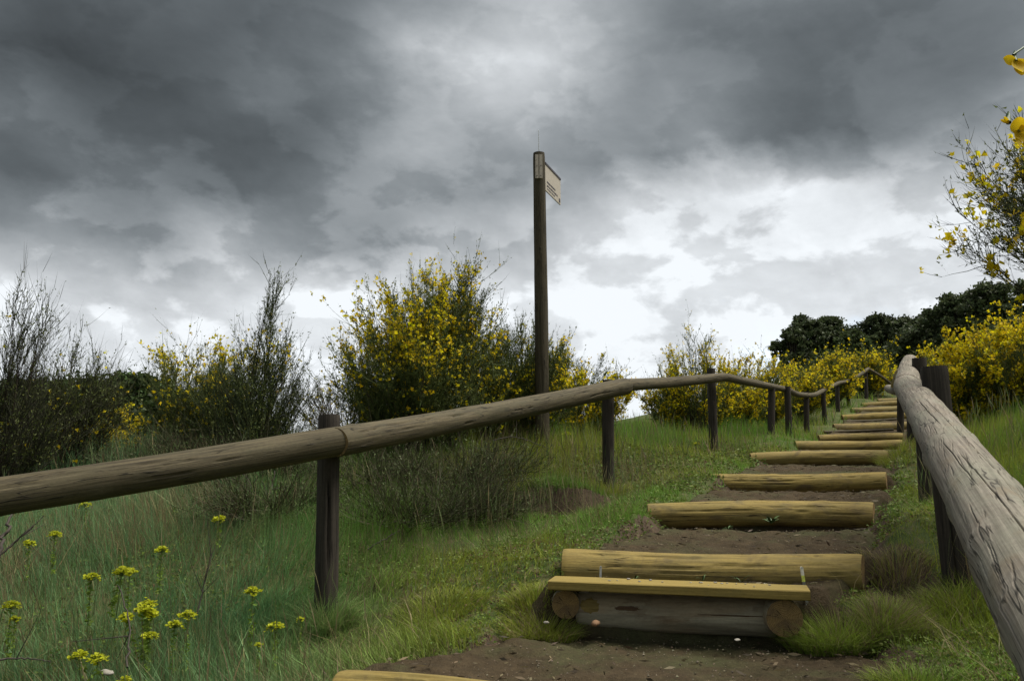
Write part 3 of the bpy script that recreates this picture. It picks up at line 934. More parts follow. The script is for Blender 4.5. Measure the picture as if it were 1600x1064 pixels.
def box(name, c, ex, ey, ez, mat, parent, bev=.0):
    """box given centre and three half-extent vectors"""
    c = np.asarray(c, float); V = []
    for sx in (-1, 1):
        for sy in (-1, 1):
            for sz in (-1, 1):
                V.append(c + sx * np.asarray(ex) + sy * np.asarray(ey) + sz * np.asarray(ez))
    f = np.array([(0, 1, 3, 2), (4, 6, 7, 5), (0, 4, 5, 1), (2, 3, 7, 6), (0, 2, 6, 4), (1, 5, 7, 3)])
    return obj(name, mesh_np(name, np.array(V), [f], smooth=False), mat, parent)


bc = at(842, 260, 8.2) + [0, -.066, 0]
bt = at(842, 242, 8.13); bb = at(842, 279, 8.13); bh = (bt[2] - bb[2]) / 2
br = box('bracket', srel((bt + bb) / 2 + [-.020, -.004, 0]), (.017, 0, 0), (0, .006, 0), (0, 0, bh), M['white_paint'], sp_e)
br2 = box('bracket', srel((bt + bb) / 2 + [.021, -.004, 0]), (.017, 0, 0), (0, .006, 0), (0, 0, bh), M['white_paint'], sp_e)
for o_, sx in ((br, -1), (br2, 1)):
    for fz in (0.05, -.80):
        p = srel((bt + bb) / 2 + [sx * .020, -.0135, fz * bh])
        timber('screw', [p, p + [0, .004, 0]], .005, .005, M['ink'], o_, na=10, nl=2, wob=0, end_mat=M['ink'], end_round=.01, caps=(True, False))
timber('spike', [srel(ST - [0, 0, .02]), srel(at(841.5, 204, 8.2))], .0045, .0025, M['steel'], sp_e, na=8, nl=4, wob=0, end_mat=M['steel'])
# pointing panel: pale board seen at a slant, dark strip along its upper edge
p_tl = at(851, 256, 8.2); p_bl = at(853, 297, 8.2); p_tr = at(875, 281, 8.62)
hgt = np.array([0, 0, p_tl[2] - p_bl[2]])
# the panel recedes from the post, level in the world
Pd = np.array([.20, .62, 0.0]); Pn = unit(np.cross(Pd, [0, 0, 1.0]))


def panel_frame(y_far):
    """level panel: find the run whose far top corner projects to x=875"""
    best = None
    for dx in np.linspace(.05, 1.2, 200):
        for dyy in np.linspace(-.9, 1.6, 120):
            q = p_tl + [dx, dyy, 0]
            v = q[0], q[1] * math.cos(PITCH) + q[2] * math.sin(PITCH), -q[1] * math.sin(PITCH) + q[2] * math.cos(PITCH)
            e = (800 + F * v[0] / v[1] - 875) ** 2 + (532 - F * v[2] / v[1] - 282) ** 2
            if best is None or e < best[0]:
                best = (e, dx, dyy)
    return best


_, pdx, pdy = panel_frame(0)
Pd = np.array([pdx, pdy, 0.0]); Pn = unit(np.cross(Pd, [0, 0, 1.0]))
if Pn[1] > 0:
    Pn = -Pn
mid = p_tl + Pd / 2 - hgt / 2
pan = box('sign_panel', srel(mid), Pd / 2, Pn * .006, hgt / 2, M['panel'], sp_e)
pl = np.linalg.norm(Pd)


def pbox(name, u0, u1, v0, v1, mat, parent, off=.0075):
    c = p_tl + Pd * ((u0 + u1) / 2) - hgt * ((v0 + v1) / 2) + Pn * off
    return box(name, srel(c), Pd * (u1 - u0) / 2, Pn * .0012, hgt * (v1 - v0) / 2, mat, parent)


box('edge_strip', srel(p_tl + Pd / 2 + [0, 0, .006]), Pd / 2 * 1.005, Pn * .012, np.array([0, 0, .010]), M['ink'], pan)
rl = np.random.default_rng(4)
for (v0, v1, u1, nm) in ((.60, .68, .64, 0), (.74, .82, .78, 1), (.87, .92, .60, 2)):
    V = []; Fs = []; u = .10
    while u < u1:
        w_ = .012 + .02 * rl.random()
        hh = (v1 - v0) * (.7 + .3 * rl.random())
        for (uu, vv) in ((u, v0), (u + w_, v0), (u + w_, v0 + hh), (u, v0 + hh)):
            V.append(srel(p_tl + Pd * uu - hgt * vv + Pn * .0075))
        Fs.append(tuple(range(len(V) - 4, len(V)))); u += w_ + (.006 if rl.random() > .2 else .022)
    tag(obj('lettering', mesh_np('lettering', np.array(V), [np.array(Fs)], smooth=False), M['ink'], pan), kind='stuff')
pbox('logo', .88, .96, .80, .94, M['ink'], pan)


# ------------------------------------------------------------------ vegetation builders
def ribbons(P, Wd, rnd):
    """P (n,k,3) centre lines, Wd (n,k) widths -> flat twigs with random facing"""
    n, k, _ = P.shape
    t = unit(np.gradient(P, axis=1)); a = unit(rnd.normal(size=(n, 1, 3)))
    s = unit(np.cross(t, np.broadcast_to(a, t.shape)))
    a_, b_ = P - s * Wd[..., None] / 2, P + s * Wd[..., None] / 2
    pr = np.stack([a_[:, :-1], b_[:, :-1]], 2).reshape(n, -1, 3)
    V = np.concatenate([pr, P[:, -1:]], 1).reshape(-1, 3)
    i = np.arange(n * (2 * k - 1)).reshape(n, 2 * k - 1); j = i[:, :-1].reshape(n, k - 1, 2)
    q = np.stack([j[:, :-1, 0], j[:, :-1, 1], j[:, 1:, 1], j[:, 1:, 0]], -1).reshape(-1, 4)
    t3 = np.stack([j[:, -1, 0], j[:, -1, 1], i[:, -1]], -1)
    return V, q, t3


def tubes(P, R, sides=4):
    n, k, _ = P.shape
    t = unit(np.gradient(P, axis=1)); ref = np.array([.31, .17, .93])
    a = unit(np.cross(t, np.broadcast_to(ref, t.shape))); b = np.cross(t, a)
    ph = np.arange(sides) / sides * 2 * np.pi
    V = P[:, :, None, :] + R[:, :, None, None] * (a[:, :, None, :] * np.cos(ph)[:, None] + b[:, :, None, :] * np.sin(ph)[:, None])
    i = np.arange(n * k * sides).reshape(n, k, sides); j = np.roll(i, -1, axis=2)
    q = np.stack([i[:, :-1], j[:, :-1], j[:, 1:], i[:, 1:]], -1).reshape(-1, 4)
    return V.reshape(-1, 3), q


def leaf_quads(C, D, size, aspect, rnd, fold=.0):
    """diamond leaves: centre C, long direction D"""
    n = len(C); a = unit(rnd.normal(size=(n, 3))); s = unit(np.cross(D, a)); up = np.cross(s, D)
    L = size[:, None]; Wd = L * aspect
    V = np.stack([C - D * L * .5, C + s * Wd * .5 + up * fold * L, C + D * L * .5, C - s * Wd * .5 + up * fold * L], 1).reshape(-1, 3)
    q = np.arange(n * 4).reshape(n, 4)
    return V, q


def leaf_tris(C, D, size, aspect, rnd):
    """slim pointed leaves, one triangle each"""
    n = len(C); s = unit(np.cross(D, unit(rnd.normal(size=(n, 3))))); L = size[:, None]; Wd = L * aspect
    V = np.stack([C - D * L * .5 - s * Wd * .5, C - D * L * .35 + s * Wd * .5, C + D * L * .5], 1).reshape(-1, 3)
    return V, np.arange(n * 3).reshape(n, 3)


def flower_mesh(C, D, size, rnd, col):
    """small pea flowers: an upright folded petal and two lower ones (three bent quads)"""
    n = len(C); a = unit(rnd.normal(size=(n, 3))); s = unit(np.cross(D, a)); up = np.cross(s, D)
    L = size[:, None]; base = C
    Vs = []; quads_ = None; tris_ = []; o = 0
    for k, (fx, sx, ux) in enumerate(((.2, .55, .8), (.95, .50, .10), (.75, .34, -.55))):
        tip = base + D * L * fx + up * L * ux; mid = (base + tip) / 2 + up * L * .08
        if k == 0:
            V = np.stack([base, mid + s * L * sx, tip, mid - s * L * sx], 1); quads_ = np.arange(n * 4).reshape(n, 4); o += n * 4
        else:
            V = np.stack([base, tip + s * L * sx, tip - s * L * sx], 1); tris_.append(np.arange(n * 3).reshape(n, 3) + o); o += n * 3
        Vs.append(V.reshape(-1, 3))
    cc = np.concatenate([np.repeat(col, 4, 0), np.repeat(col * [1, .97, .9], 3, 0), np.repeat(col * [.95, .90, .8], 3, 0)])
    return np.concatenate(Vs), [quads_] + tris_, cc


def jitter_col(base, n, rnd, amt=.25, hue=.08):
    b = np.asarray(base, float)[None] * (1 + (rnd.random((n, 1)) - .5) * 2 * amt)
    return np.clip(b * (1 + (rnd.random((n, 3)) - .5) * 2 * hue), 0, 1)


def crown_ends(n, Rx, Ry, H, rnd, round_=.55, hmin=.45, lean=(0, 0)):
    a = rnd.random(n) * 6.283; u = np.sqrt(rnd.random(n))
    x = Rx * u * np.cos(a) + lean[0] * H; y = Ry * u * np.sin(a) + lean[1] * H
    h = H * (1 - round_ * u ** 2.2) * (hmin + (1 - hmin) * rnd.random(n) ** .5)
    return np.stack([x, y, h], -1)


GREEN = (.070, .095, .032); DKGREEN = (.042, .056, .022); BROWN = (.065, .052, .036); YEL = (.66, .555, .012)


def broom(label, base, ends, seed, twigs=26, tlen=.32, subs=2, leaves=7000, flowers=1500, up=.75, fl_fn=None, twig_col=GREEN, stem_col=BROWN, leaf_col=(.105, .128, .032),
          fl_size=.026, leaf_size=.019, stem_r=.009, twig_w=.0038, group=None, name='broom_shrub', cat='shrub', spires=0, smin=.30, bare=.0):
    rnd = np.random.default_rng(seed); leaves = int(leaves * .85)
    e = empty(name, base, label, cat, group)
    n = len(ends); s = np.linspace(0, 1, 8)[None, :, None]
    b0 = np.zeros((n, 3)); b0[:, :2] = ends[:, :2] * .08 + rnd.normal(size=(n, 2)) * .03; b0[:, 2] = -.06
    c = ends * [.55, .55, .42] + rnd.normal(size=(n, 3)) * [.05, .05, .03]
    P = (1 - s) ** 2 * b0[:, None] + 2 * s * (1 - s) * c[:, None] + s ** 2 * ends[:, None]
    P = P + rnd.normal(size=P.shape) * .012 * np.linspace(0, 1, 8)[None, :, None]
    R = np.linspace(1, .22, 8)[None] * stem_r * (.6 + .8 * rnd.random((n, 1)))
    V, q = tubes(P, R, 3)
    obj('stems', mesh_np('stems', V, [q], col=np.repeat(jitter_col(stem_col, n, rnd), 8 * 3, 0)), M['twig'], e)['kind'] = 'stuff'
    # twigs
    m = n * twigs; si = rnd.integers(0, n, m); ss = smin + (1 - smin) * rnd.random(m) ** .8
    f = ss * 7; i0 = np.minimum(f.astype(int), 6); w = (f - i0)[:, None]
    o = P[si, i0] * (1 - w) + P[si, i0 + 1] * w; tan = unit(P[si, i0 + 1] - P[si, i0])
    outw = unit(np.stack([o[:, 0], o[:, 1], np.zeros(m)], -1) + 1e-6)
    D = unit(tan * .6 + np.array([0, 0, up * .75]) + outw * .30 + rnd.normal(size=(m, 3)) * .46)
    Ln = tlen * (.45 + .9 * rnd.random(m)) * (1.15 - .45 * ss)
    if spires:
        pick = rnd.random(m) < spires; Ln = np.where(pick, Ln * 1.8, Ln)
    k = np.linspace(0, 1, 4)[None, :, None]
    TP = o[:, None] + D[:, None] * Ln[:, None, None] * k + np.array([0, 0, .18]) * (k ** 2) * Ln[:, None, None] + rnd.normal(size=(m, 4, 3)) * .012 * k
    TWd = twig_w * np.array([1, .9, .65, .2])[None] * (.8 + .5 * rnd.random((m, 1)))
    V1, q1, t1 = ribbons(TP, TWd, rnd); C1 = np.repeat(jitter_col(twig_col, m, rnd, .35), 7, 0)
    allP = [TP]
    if subs:
        m2 = m * subs; ti = rnd.integers(0, m, m2); tt = .15 + .75 * rnd.random(m2); f = tt * 3; i0 = np.minimum(f.astype(int), 2); w = (f - i0)[:, None]
        o2 = TP[ti, i0] * (1 - w) + TP[ti, i0 + 1] * w
        D2 = unit(unit(TP[ti, 3] - TP[ti, 0]) * .9 + np.array([0, 0, .35]) + rnd.normal(size=(m2, 3)) * .38)
        L2 = Ln[ti] * (.25 + .4 * rnd.random(m2)); k2 = np.linspace(0, 1, 3)[None, :, None]
        SP = o2[:, None] + D2[:, None] * L2[:, None, None] * k2 + np.array([0, 0, .12]) * k2 ** 2 * L2[:, None, None]
        V2, q2, t2 = ribbons(SP, twig_w * .8 * np.array([1, .8, .2])[None] * np.ones((m2, 1)), rnd)
        C2 = np.repeat(jitter_col(twig_col, m2, rnd, .35), 5, 0); t1 = np.concatenate([t1, t2 + len(V1)])
        V1, q1, C1 = np.concatenate([V1, V2]), np.concatenate([q1, q2 + len(V1)]), np.concatenate([C1, C2])
    else:
        SP = TP[:, :3]
    obj('twigs', mesh_np('twigs', V1, [q1, t1], col=C1, smooth=False), M['twig'], e)['kind'] = 'stuff'

    def sample(cnt, lo):
        a = rnd.random(cnt) < .5
        i1 = rnd.integers(0, len(TP), cnt); i2 = rnd.integers(0, len(SP), cnt); u = lo + (1 - lo) * rnd.random(cnt)
        f1 = u * 2.999; j1 = f1.astype(int); w1 = (f1 - j1)[:, None]
        p1 = TP[i1, j1] * (1 - w1) + TP[i1, np.minimum(j1 + 1, 3)] * w1; d1 = unit(TP[i1, 3] - TP[i1, 0])
        f2 = u * 1.999; j2 = f2.astype(int); w2_ = (f2 - j2)[:, None]
        p2 = SP[i2, j2] * (1 - w2_) + SP[i2, np.minimum(j2 + 1, 2)] * w2_; d2 = unit(SP[i2, 2] - SP[i2, 0])
        return np.where(a[:, None], p1, p2), np.where(a[:, None], d1, d2)
    if leaves:
        p, d = sample(leaves, .1)
        D3 = unit(d + rnd.normal(size=p.shape) * .55)
        V3, q3 = leaf_tris(p + rnd.normal(size=p.shape) * .006, D3, leaf_size * 1.1 * (.6 + .8 * rnd.random(leaves)), .42, rnd)
        obj('leaves', mesh_np('leaves', V3, [q3], col=np.repeat(jitter_col(leaf_col, leaves, rnd, .4), 3, 0), smooth=False), M['leaf'], e)['kind'] = 'stuff'
    if flowers:
        p, d = sample(int(flowers * 3), .25)
        keep = rnd.random(len(p)) < .34
        if fl_fn is not None:
            keep = rnd.random(len(p)) < fl_fn(p)
        cl = fbm(p[:, 0] * 7 + seed, p[:, 2] * 7 + p[:, 1] * 3, 2)
        keep &= cl > .45
        p, d = p[keep], d[keep]
        fc = jitter_col(YEL, len(p), rnd, .3, .10)
        V4, q4, c4 = flower_mesh(p + rnd.normal(size=p.shape) * .008, unit(d * .4 + rnd.normal(size=p.shape)), fl_size * (.45 + .95 * rnd.random(len(p))), rnd, fc)
        obj('flowers', mesh_np('flowers', V4, q4, col=c4, smooth=False), M['petal'], e)['kind'] = 'stuff'
    return e


def spot(px, Yd):
    p = at(px, 720, Yd); return np.array([p[0], p[1], gz(p[0], p[1])])


def hgt_to(px, py, Yd, base):
    return at(px, py, Yd)[2] - base[2]


def wpx(px, Yd):
    return px / F * Yd


R_ = np.random.default_rng
# the big round broom in the middle
b = spot(648, 7.7); H = hgt_to(648, 392, 7.7, b)
ends = crown_ends(170, wpx(134, 7.7), .75, H * .90, R_(1), .50, .25, (-.015, 0))
broom('large round broom covered in yellow flowers, left of the signpost', b, ends, 21, 40, .27, 3, 62000, 10500, up=.6, leaf_size=.021, fl_fn=lambda p: np.clip(.05 + .60 * sstep(p[:, 2], .55, 1.15) * (1.05 - .70 * sstep(p[:, 0], .15, .6)), 0, .6), spires=.03, stem_r=.007, smin=.22, group='brooms beyond the left fence')
b = spot(708, 7.9); H = hgt_to(735, 395, 7.9, b)
broom('spiky upright part-bare broom leaning out of the large round one', b, crown_ends(46, .34, .3, H * .93, R_(2), .35, .45, (.06, 0)), 22, 34, .25, 3, 22000, 2200, spires=.06, stem_r=.006, twig_col=GREEN, smin=.45, group='brooms beyond the left fence')
b = spot(815, 8.6); H = hgt_to(815, 482, 8.6, b)
broom('green broom with few flowers growing right behind the signpost', b, crown_ends(85, wpx(98, 8.6), .5, H * .95, R_(3), .55, .25), 23, 36, .25, 3, 44000, 3800, stem_r=.007, smin=.2, fl_fn=lambda p: .06 + .5 * sstep(p[:, 0], .0, .4), twig_col=(.060, .085, .030), group='brooms beyond the left fence')
b = spot(768, 8.3); H = hgt_to(768, 505, 8.3, b)
broom('feathery green-yellow broom filling in between the large broom and the signpost', b, crown_ends(46, wpx(62, 8.3), .4, H * .95, R_(33), .45, .25), 33, 32, .25, 3, 20000, 1800, stem_r=.006, smin=.15, fl_fn=lambda p: .28 + 0 * p[:, 0], group='brooms beyond the left fence')
b = spot(905, 9.4); H = hgt_to(905, 556, 9.4, b)
broom('low bright yellow broom between the signpost and the second near fence post', b, crown_ends(60, wpx(84, 9.4), .5, H, R_(4), .5, .25), 24, 32, .25, 3, 22000, 6500, stem_r=.006, smin=.15, fl_fn=lambda p: .45 + 0 * p[:, 0], group='brooms beyond the left fence')
# twiggy bare shrub
b = spot(545, 8.6); H = hgt_to(545, 588, 8.6, b)
broom('bare grey twiggy shrub behind the top of the nearest fence post', b, crown_ends(34, wpx(95, 8.6), .45, H, R_(5), .35, .45), 25, 26, .26, 2, 2500, 250, up=.35, twig_col=(.09, .078, .062), twig_w=.005, group='brooms beyond the left fence', name='twiggy_shrub')
# spire broom
b = spot(398, 7.3); H = hgt_to(420, 415, 7.3, b)
en = np.concatenate([crown_ends(9, .12, .12, H, R_(6), .25, .80, (.07, 0)), crown_ends(56, wpx(92, 7.3), .4, H * .64, R_(7), .45, .35)])
broom('slender dark broom with a tall feathery spire above the long handrail', b, en, 26, 30, .26, 3, 17000, 1100, stem_r=.006, up=.95, spires=.06, fl_fn=lambda p: .25 * sstep(p[:, 2], .7, .95) * (1 - sstep(p[:, 2], 1.15, 1.3)) + .02, twig_col=(.038, .052, .023), group='brooms beyond the left fence')
b = spot(285, 8.2); H = hgt_to(285, 530, 8.2, b)
broom('small broom with scattered yellow flowers left of the feathery spire', b, crown_ends(44, wpx(74, 8.2), .4, H, R_(8), .4, .3), 27, 30, .26, 3, 16000, 2600, stem_r=.006, smin=.2, up=.9, spires=.08, fl_fn=lambda p: .12 + .35 * sstep(p[:, 2], .7, 1.1), group='brooms beyond the left fence')
b = spot(345, 8.0); H = hgt_to(345, 548, 8.0, b)
broom('yellow-tipped broom between the small broom and the feathery spire', b, crown_ends(34, wpx(50, 8.0), .3, H, R_(9), .35, .35), 28, 30, .26, 3, 14000, 2400, stem_r=.006, smin=.2, up=.9, spires=.05, fl_fn=lambda p: .10 + .4 * sstep(p[:, 2], .6, 1.0), group='brooms beyond the left fence')
# far left wild shrubs
b = spot(-20, 6.2); H = hgt_to(40, 425, 6.2, b)
en = np.concatenate([crown_ends(12, .22, .2, H, R_(10), .2, .78, (.10, 0)), crown_ends(60, wpx(130, 6.2), .5, H * .66, R_(12), .5, .3)])
broom('tall dark half-bare shrub at the left edge with long whip-like stems', b, en, 29, 28, .32, 3, 8000, 60, stem_r=.007, up=.85, spires=.10, twig_col=(.036, .038, .021), stem_col=(.045, .033, .027), group='brooms beyond the left fence')
b = spot(95, 6.9); H = hgt_to(95, 540, 6.9, b)
broom('dark reedy shrub just right of the left-edge shrub, stems leaning right', b, crown_ends(44, wpx(75, 6.9), .45, H * .95, R_(13), .4, .4, (.10, 0)), 30, 28, .30, 3, 9000, 80, stem_r=.006, up=.8, spires=.10, twig_col=(.038, .041, .022), group='brooms beyond the left fence')
# thicket under the handrail
for i, (px, Yd, py, hw_, lab) in enumerate(((690, 6.75, 690, 95, 'tangled dark thicket of twigs and dry grass under the long handrail'),
                                             (590, 6.6, 705, 75, 'low brown tangle of dry stems right of the nearest fence post'),
                                             (405, 6.5, 700, 90, 'low tangle of dark stems below the feathery spire broom'),
                                             (255, 6.9, 690, 85, 'brownish low scrub under the rail left of the feathery spire'),
                                             (770, 7.2, 672, 60, 'low dark scrub at the foot of the signpost'),
                                             (640, 5.75, 745, 85, 'dark matted scrub low on the bank between the nearest two fence posts'),
                                             (735, 6.05, 742, 70, 'brown matted scrub low on the bank, left of the small earth scarp'),
                                             (430, 5.7, 752, 75, 'dull scrub of dry stems under the handrail, left of the nearest post'),
                                             (60, 7.6, 640, 90, 'dark scrub filling in below the left-edge shrubs'),
                                             (180, 7.9, 650, 80, 'dark scrub below the dark evergreen bushes'),
                                             (330, 7.5, 645, 80, 'dark scrub at the feet of the small yellow brooms'),
                                             (470, 7.8, 650, 60, 'grey-green scrub right of the feathery spire broom'))):
    b = spot(px, Yd); H = max(hgt_to(px, py, Yd, b), .30)
    broom(lab, b, crown_ends(44, wpx(hw_, Yd), .45, H, R_(300 + i), .35, .05) * [1.45, 1.2, .52], 310 + i, 20, .24, 2, 4200, 0, stem_r=.005, up=.12, smin=.12, twig_col=(.060, .056, .030), leaf_col=(.075, .105, .034), twig_w=.0036, spires=.2, name='scrub_thicket', group='low scrub beyond the left fence')
b = spot(150, 9.0)
for i, (px, Yd, py, hw_, fl, lab) in enumerate(((160, 9.2, 640, 70, 1700, 'yellow-flowering broom in front of the dark leafy bushes at left'), (105, 8.6, 668, 45, 1000, 'small yellow broom low at the left above the handrail'))):
    b = spot(px, Yd); H = max(hgt_to(px, py, Yd, b), .4)
    broom(lab, b, crown_ends(30, wpx(hw_, Yd), .4, H, R_(330 + i), .4, .4), 340 + i, 20, .24, 2, 3000, fl, fl_fn=lambda p: .5 + 0 * p[:, 0], twig_col=DKGREEN, group='brooms beyond the left fence')
# brooms along the upper fence
for i, (px, Yd, py, hw_, nm, lab) in enumerate(((1098, 12.2, 500, 62, 60, 'tall yellow broom behind the third near fence post'),
                                                (1050, 12.6, 562, 40, 34, 'low green-yellow broom left of the third near fence post'),
                                                (1150, 13.4, 545, 48, 44, 'yellow broom just right of the third near fence post'),
                                                (1200, 14.6, 550, 40, 40, 'yellow broom behind the pair of close fence posts'),
                                                (1250, 16.5, 562, 46, 46, 'bright yellow broom behind the dip in the wavy handrail'),
                                                (1305, 20.0, 556, 42, 44, 'yellow broom below the dark oaks, left of the handrail peak'),
                                                (1362, 24.5, 551, 44, 46, 'yellow broom behind the peak of the wavy handrail'))):
    b = spot(px, Yd); H = max(hgt_to(px, py, Yd, b), .5)
    k = Yd / 12.
    broom(lab, b, crown_ends(nm, wpx(hw_ * 1.1, Yd), wpx(hw_, Yd) * .8, H * .96, R_(350 + i), .5, .22), 360 + i, 24, .26 * k, 2, 19000, 5000, stem_r=.007, fl_fn=lambda p: .40 + 0 * p[:, 0], fl_size=.025 * k, leaf_size=.021 * k, twig_w=.0042 * k, spires=.12, smin=.12, group='brooms along the upper left fence')
# right side yellow brooms
for i, (px, Yd, py, hw_, nm, lab) in enumerate(((1520, 9.0, 520, 72, 70, 'dense yellow broom right behind the dark post of the right handrail'),
                                                (1605, 8.6, 468, 85, 80, 'dense yellow broom filling the right edge above the grass bank'),
                                                (1475, 11.5, 540, 30, 34, 'small yellow broom tucked behind the top of the right handrail'))):
    b = spot(px, Yd); H = max(hgt_to(px, py, Yd, b), .5)
    broom(lab, b, crown_ends(nm, wpx(hw_, Yd), .5, H * .97, R_(380 + i), .40, .25), 390 + i, 26, .26, 2, 28000, 9500, stem_r=.006, fl_fn=lambda p: .50 + 0 * p[:, 0], smin=.10, group='brooms right of the path')
# tall broom leaning in from the right edge
b = np.array([3.95, 4.25, gz(3.95, 4.25)])
r0 = R_(90); n = 110
en = np.stack([-1.50 * r0.random(n) ** .95 - .05, (r0.random(n) - .5) * .9 - .15, 0 * r0.random(n)], -1)
en[:, 2] = (.98 + .50 * r0.random(n)) - b[2] * 0 + .20 * (1 - np.abs(en[:, 0] + .9)) - b[2]
broom('tall dark broom with yellow flowers leaning in from the right edge against the sky', b, en, 91, 30, .24, 3, 15000, 3000, up=.30, smin=.74, stem_r=.006, fl_fn=lambda p: .18 + .5 * (1 - sstep(p[:, 2], .95, 1.45)), fl_size=.030, twig_w=.0034, twig_col=(.045, .054, .028), group='brooms right of the path')


# ---- leafy bushes and oaks
def leafy(label, base, Rx, Ry, H, seed, clumps, per, size, col, name, cat, group, trunk_h=.3, trunk_r=.06, low=.15, rough_=(.15, .20)):
    rnd = np.random.default_rng(seed); e = empty(name, base, label, cat, group)
    a = rnd.random(clumps) * 6.283; zc = rnd.random(clumps); rr = np.sqrt(np.clip(1 - (2 * zc - .85) ** 2 / 1.4, .1, 1)) * np.sqrt(.25 + .75 * rnd.random(clumps))
    C = np.stack([Rx * rr * np.cos(a), Ry * rr * np.sin(a), H * (low + (1 - low) * zc * .93)], -1)
    C[:, :2] *= (1 + .25 * rnd.normal(size=(clumps, 1)))
    cs = (rough_[0] + rough_[1] * rnd.random(clumps)) * min(Rx, H)
    ci = np.repeat(np.arange(clumps), per); m = len(ci)
    dv = rnd.normal(size=(m, 3)) * .52
    p = C[ci] + dv * cs[ci][:, None] * [1.1, 1.1, .8]
    V, q = leaf_tris(p, unit(rnd.normal(size=(m, 3)) + [0, 0, -.2]), size * 1.15 * (.6 + .8 * rnd.random(m)), .7, rnd)
    cc = jitter_col(col, m, rnd, .35) * (1 + .3 * rnd.normal(size=(clumps, 1)))[ci].clip(.5, 1.6)
    obj('crown', mesh_np('crown', V, [q], col=np.repeat(np.clip(cc, 0, 1), 3, 0), smooth=False), M['leaf'], e)['kind'] = 'stuff'
    nb = min(clumps, 26); s = np.linspace(0, 1, 6)[None, :, None]
    P0 = np.zeros((nb, 1, 3)) + [0, 0, -.2]; P1 = np.zeros((nb, 1, 3)) + [0, 0, trunk_h] + rnd.normal(size=(nb, 1, 3)) * [.03, .03, .05]; P2 = C[:nb, None, :]
    P = (1 - s) ** 2 * P0 + 2 * s * (1 - s) * P1 + s ** 2 * P2
    V, q = tubes(P, np.linspace(1, .2, 6)[None] * trunk_r * np.ones((nb, 1)) * .6, 5)
    Vt, qt = tubes(np.array([[[0, 0, -.3], [0.02, 0, trunk_h * .5], [0, .02, trunk_h], [.02, 0, trunk_h * 1.3]]]), np.array([[1.25, 1, .9, .6]]) * trunk_r, 9)
    obj('trunk', mesh_np('trunk', np.concatenate([V, Vt]), [np.concatenate([q, qt + len(V)])]), M['trunk'], e)
    return e


OAK = (.060, .080, .034)
for i, (px, Yd, py, hw_, lab) in enumerate(((85, 9.6, 590, 66, 'dark evergreen bush behind the left-edge shrubs'), (205, 10.0, 578, 46, 'dark evergreen bush with a notch of sky to its left'),
                                            (150, 10.4, 588, 60, 'dark evergreen bush in the gap between its two taller neighbours'),
                                            (15, 10.0, 596, 64, 'dark evergreen bush at the left edge behind the whip-like stems'), (265, 10.2, 604, 54, 'dark evergreen bush behind the small broom with scattered flowers'), (345, 10.6, 628, 60, 'low dark evergreen bush behind the feathery spire broom'))):
    b = spot(px, Yd); H = hgt_to(px, py, Yd, b)
    leafy(lab, b, wpx(hw_, Yd), .6, H, 400 + i, 120, 130, .060, (.044, .072, .022), 'evergreen_bush', 'bush', 'dark evergreen bushes at far left', .5, .04, .05)
for i, (px, Yd, py, hw_, col, lab) in enumerate((
        (1250, 47, 508, 24, OAK, 'leftmost dark oak on the skyline above the yellow brooms'), (1268, 48, 490, 30, OAK, 'rounded dark oak second from the left on the skyline'),
        (1308, 49, 491, 30, OAK, 'dark oak with feathery top, third from the left on the skyline'), (1346, 44, 518, 30, (.065, .090, .032), 'lower and greener oak in the dip of the skyline'),
        (1384, 50, 488, 28, OAK, 'tallest narrow dark oak in the middle of the skyline'), (1422, 50, 494, 30, OAK, 'dark oak on the skyline just left of the right handrail'),
        (1452, 48, 496, 26, OAK, 'dark oak on the skyline just right of the right handrail top'), (1508, 44, 458, 38, OAK, 'large dark oak above the yellow broom at right'),
        (1405, 56, 500, 34, OAK, 'dark oak filling the skyline behind the middle oaks'), (1475, 54, 484, 36, OAK, 'dark oak rising between the handrail top and the large right oak'),
        (1335, 56, 507, 40, OAK, 'dark oak set further back behind the lower green oak'), (1540, 50, 452, 40, OAK, 'dark oak squeezed between the two highest oaks at right'), (1440, 46, 512, 40, OAK, 'low dark oak directly behind the handrail top'),
        (1570, 42, 440, 42, OAK, 'highest dark oak at the right edge of the skyline'), (1640, 42, 432, 44, OAK, 'dark oak reaching out of the right edge'))):
    b = spot(px, Yd); H = hgt_to(px, py, Yd, b)
    leafy(lab, b, wpx(hw_, Yd), wpx(hw_, Yd), H, 420 + i, 160, 96, .165, col, 'oak_tree', 'tree', 'dark oaks on the hilltop', H * .3, .14, .0, (.07, .19))

# ------------------------------------------------------------------ grass
pl_pts = np.array([(-9, -1.2), (-3.45, 2.6)] + [(at(p[0], 720, p[4])[0], p[4]) for p in posts_l] + [(12, 26), (20, 40)])


def left_of_fence(x, y):
    """distance behind the left fence (positive on the far side)"""
    xf = np.interp(y, pl_pts[:, 1], pl_pts[:, 0])
    return (xf - x) * .85


def blades(B, h, wd, lean, az_, col, rnd, droop=.25):
    n = len(B); d = np.stack([np.cos(az_), np.sin(az_), np.zeros(n)], -1); sa = rnd.random(n) * 6.283
    s = np.stack([np.cos(sa), np.sin(sa), np.zeros(n)], -1); h_ = h[:, None]; ln = lean[:, None]
    upv = np.array([0, 0, 1.0])
    p1 = B + upv * h_ * .5 + d * h_ * ln * .30; p2 = B + upv * h_ * (.5 + .5 * (1 - droop * ln)) + d * h_ * ln
    w_ = wd[:, None]
    V = np.stack([B - s * w_ * .5, B + s * w_ * .5, p1 + s * w_ * .38, p1 - s * w_ * .38, p2], 1).reshape(-1, 3)
    i = np.arange(n * 5).reshape(n, 5)
    c = np.repeat(col, 5, 0)
    return V, i[:, [0, 1, 2, 3]], i[:, [3, 2, 4]], c


def visible(x, y, m=1.22):
    return (y > 1.5) & (np.abs(x) < .625 * m * y + .25)


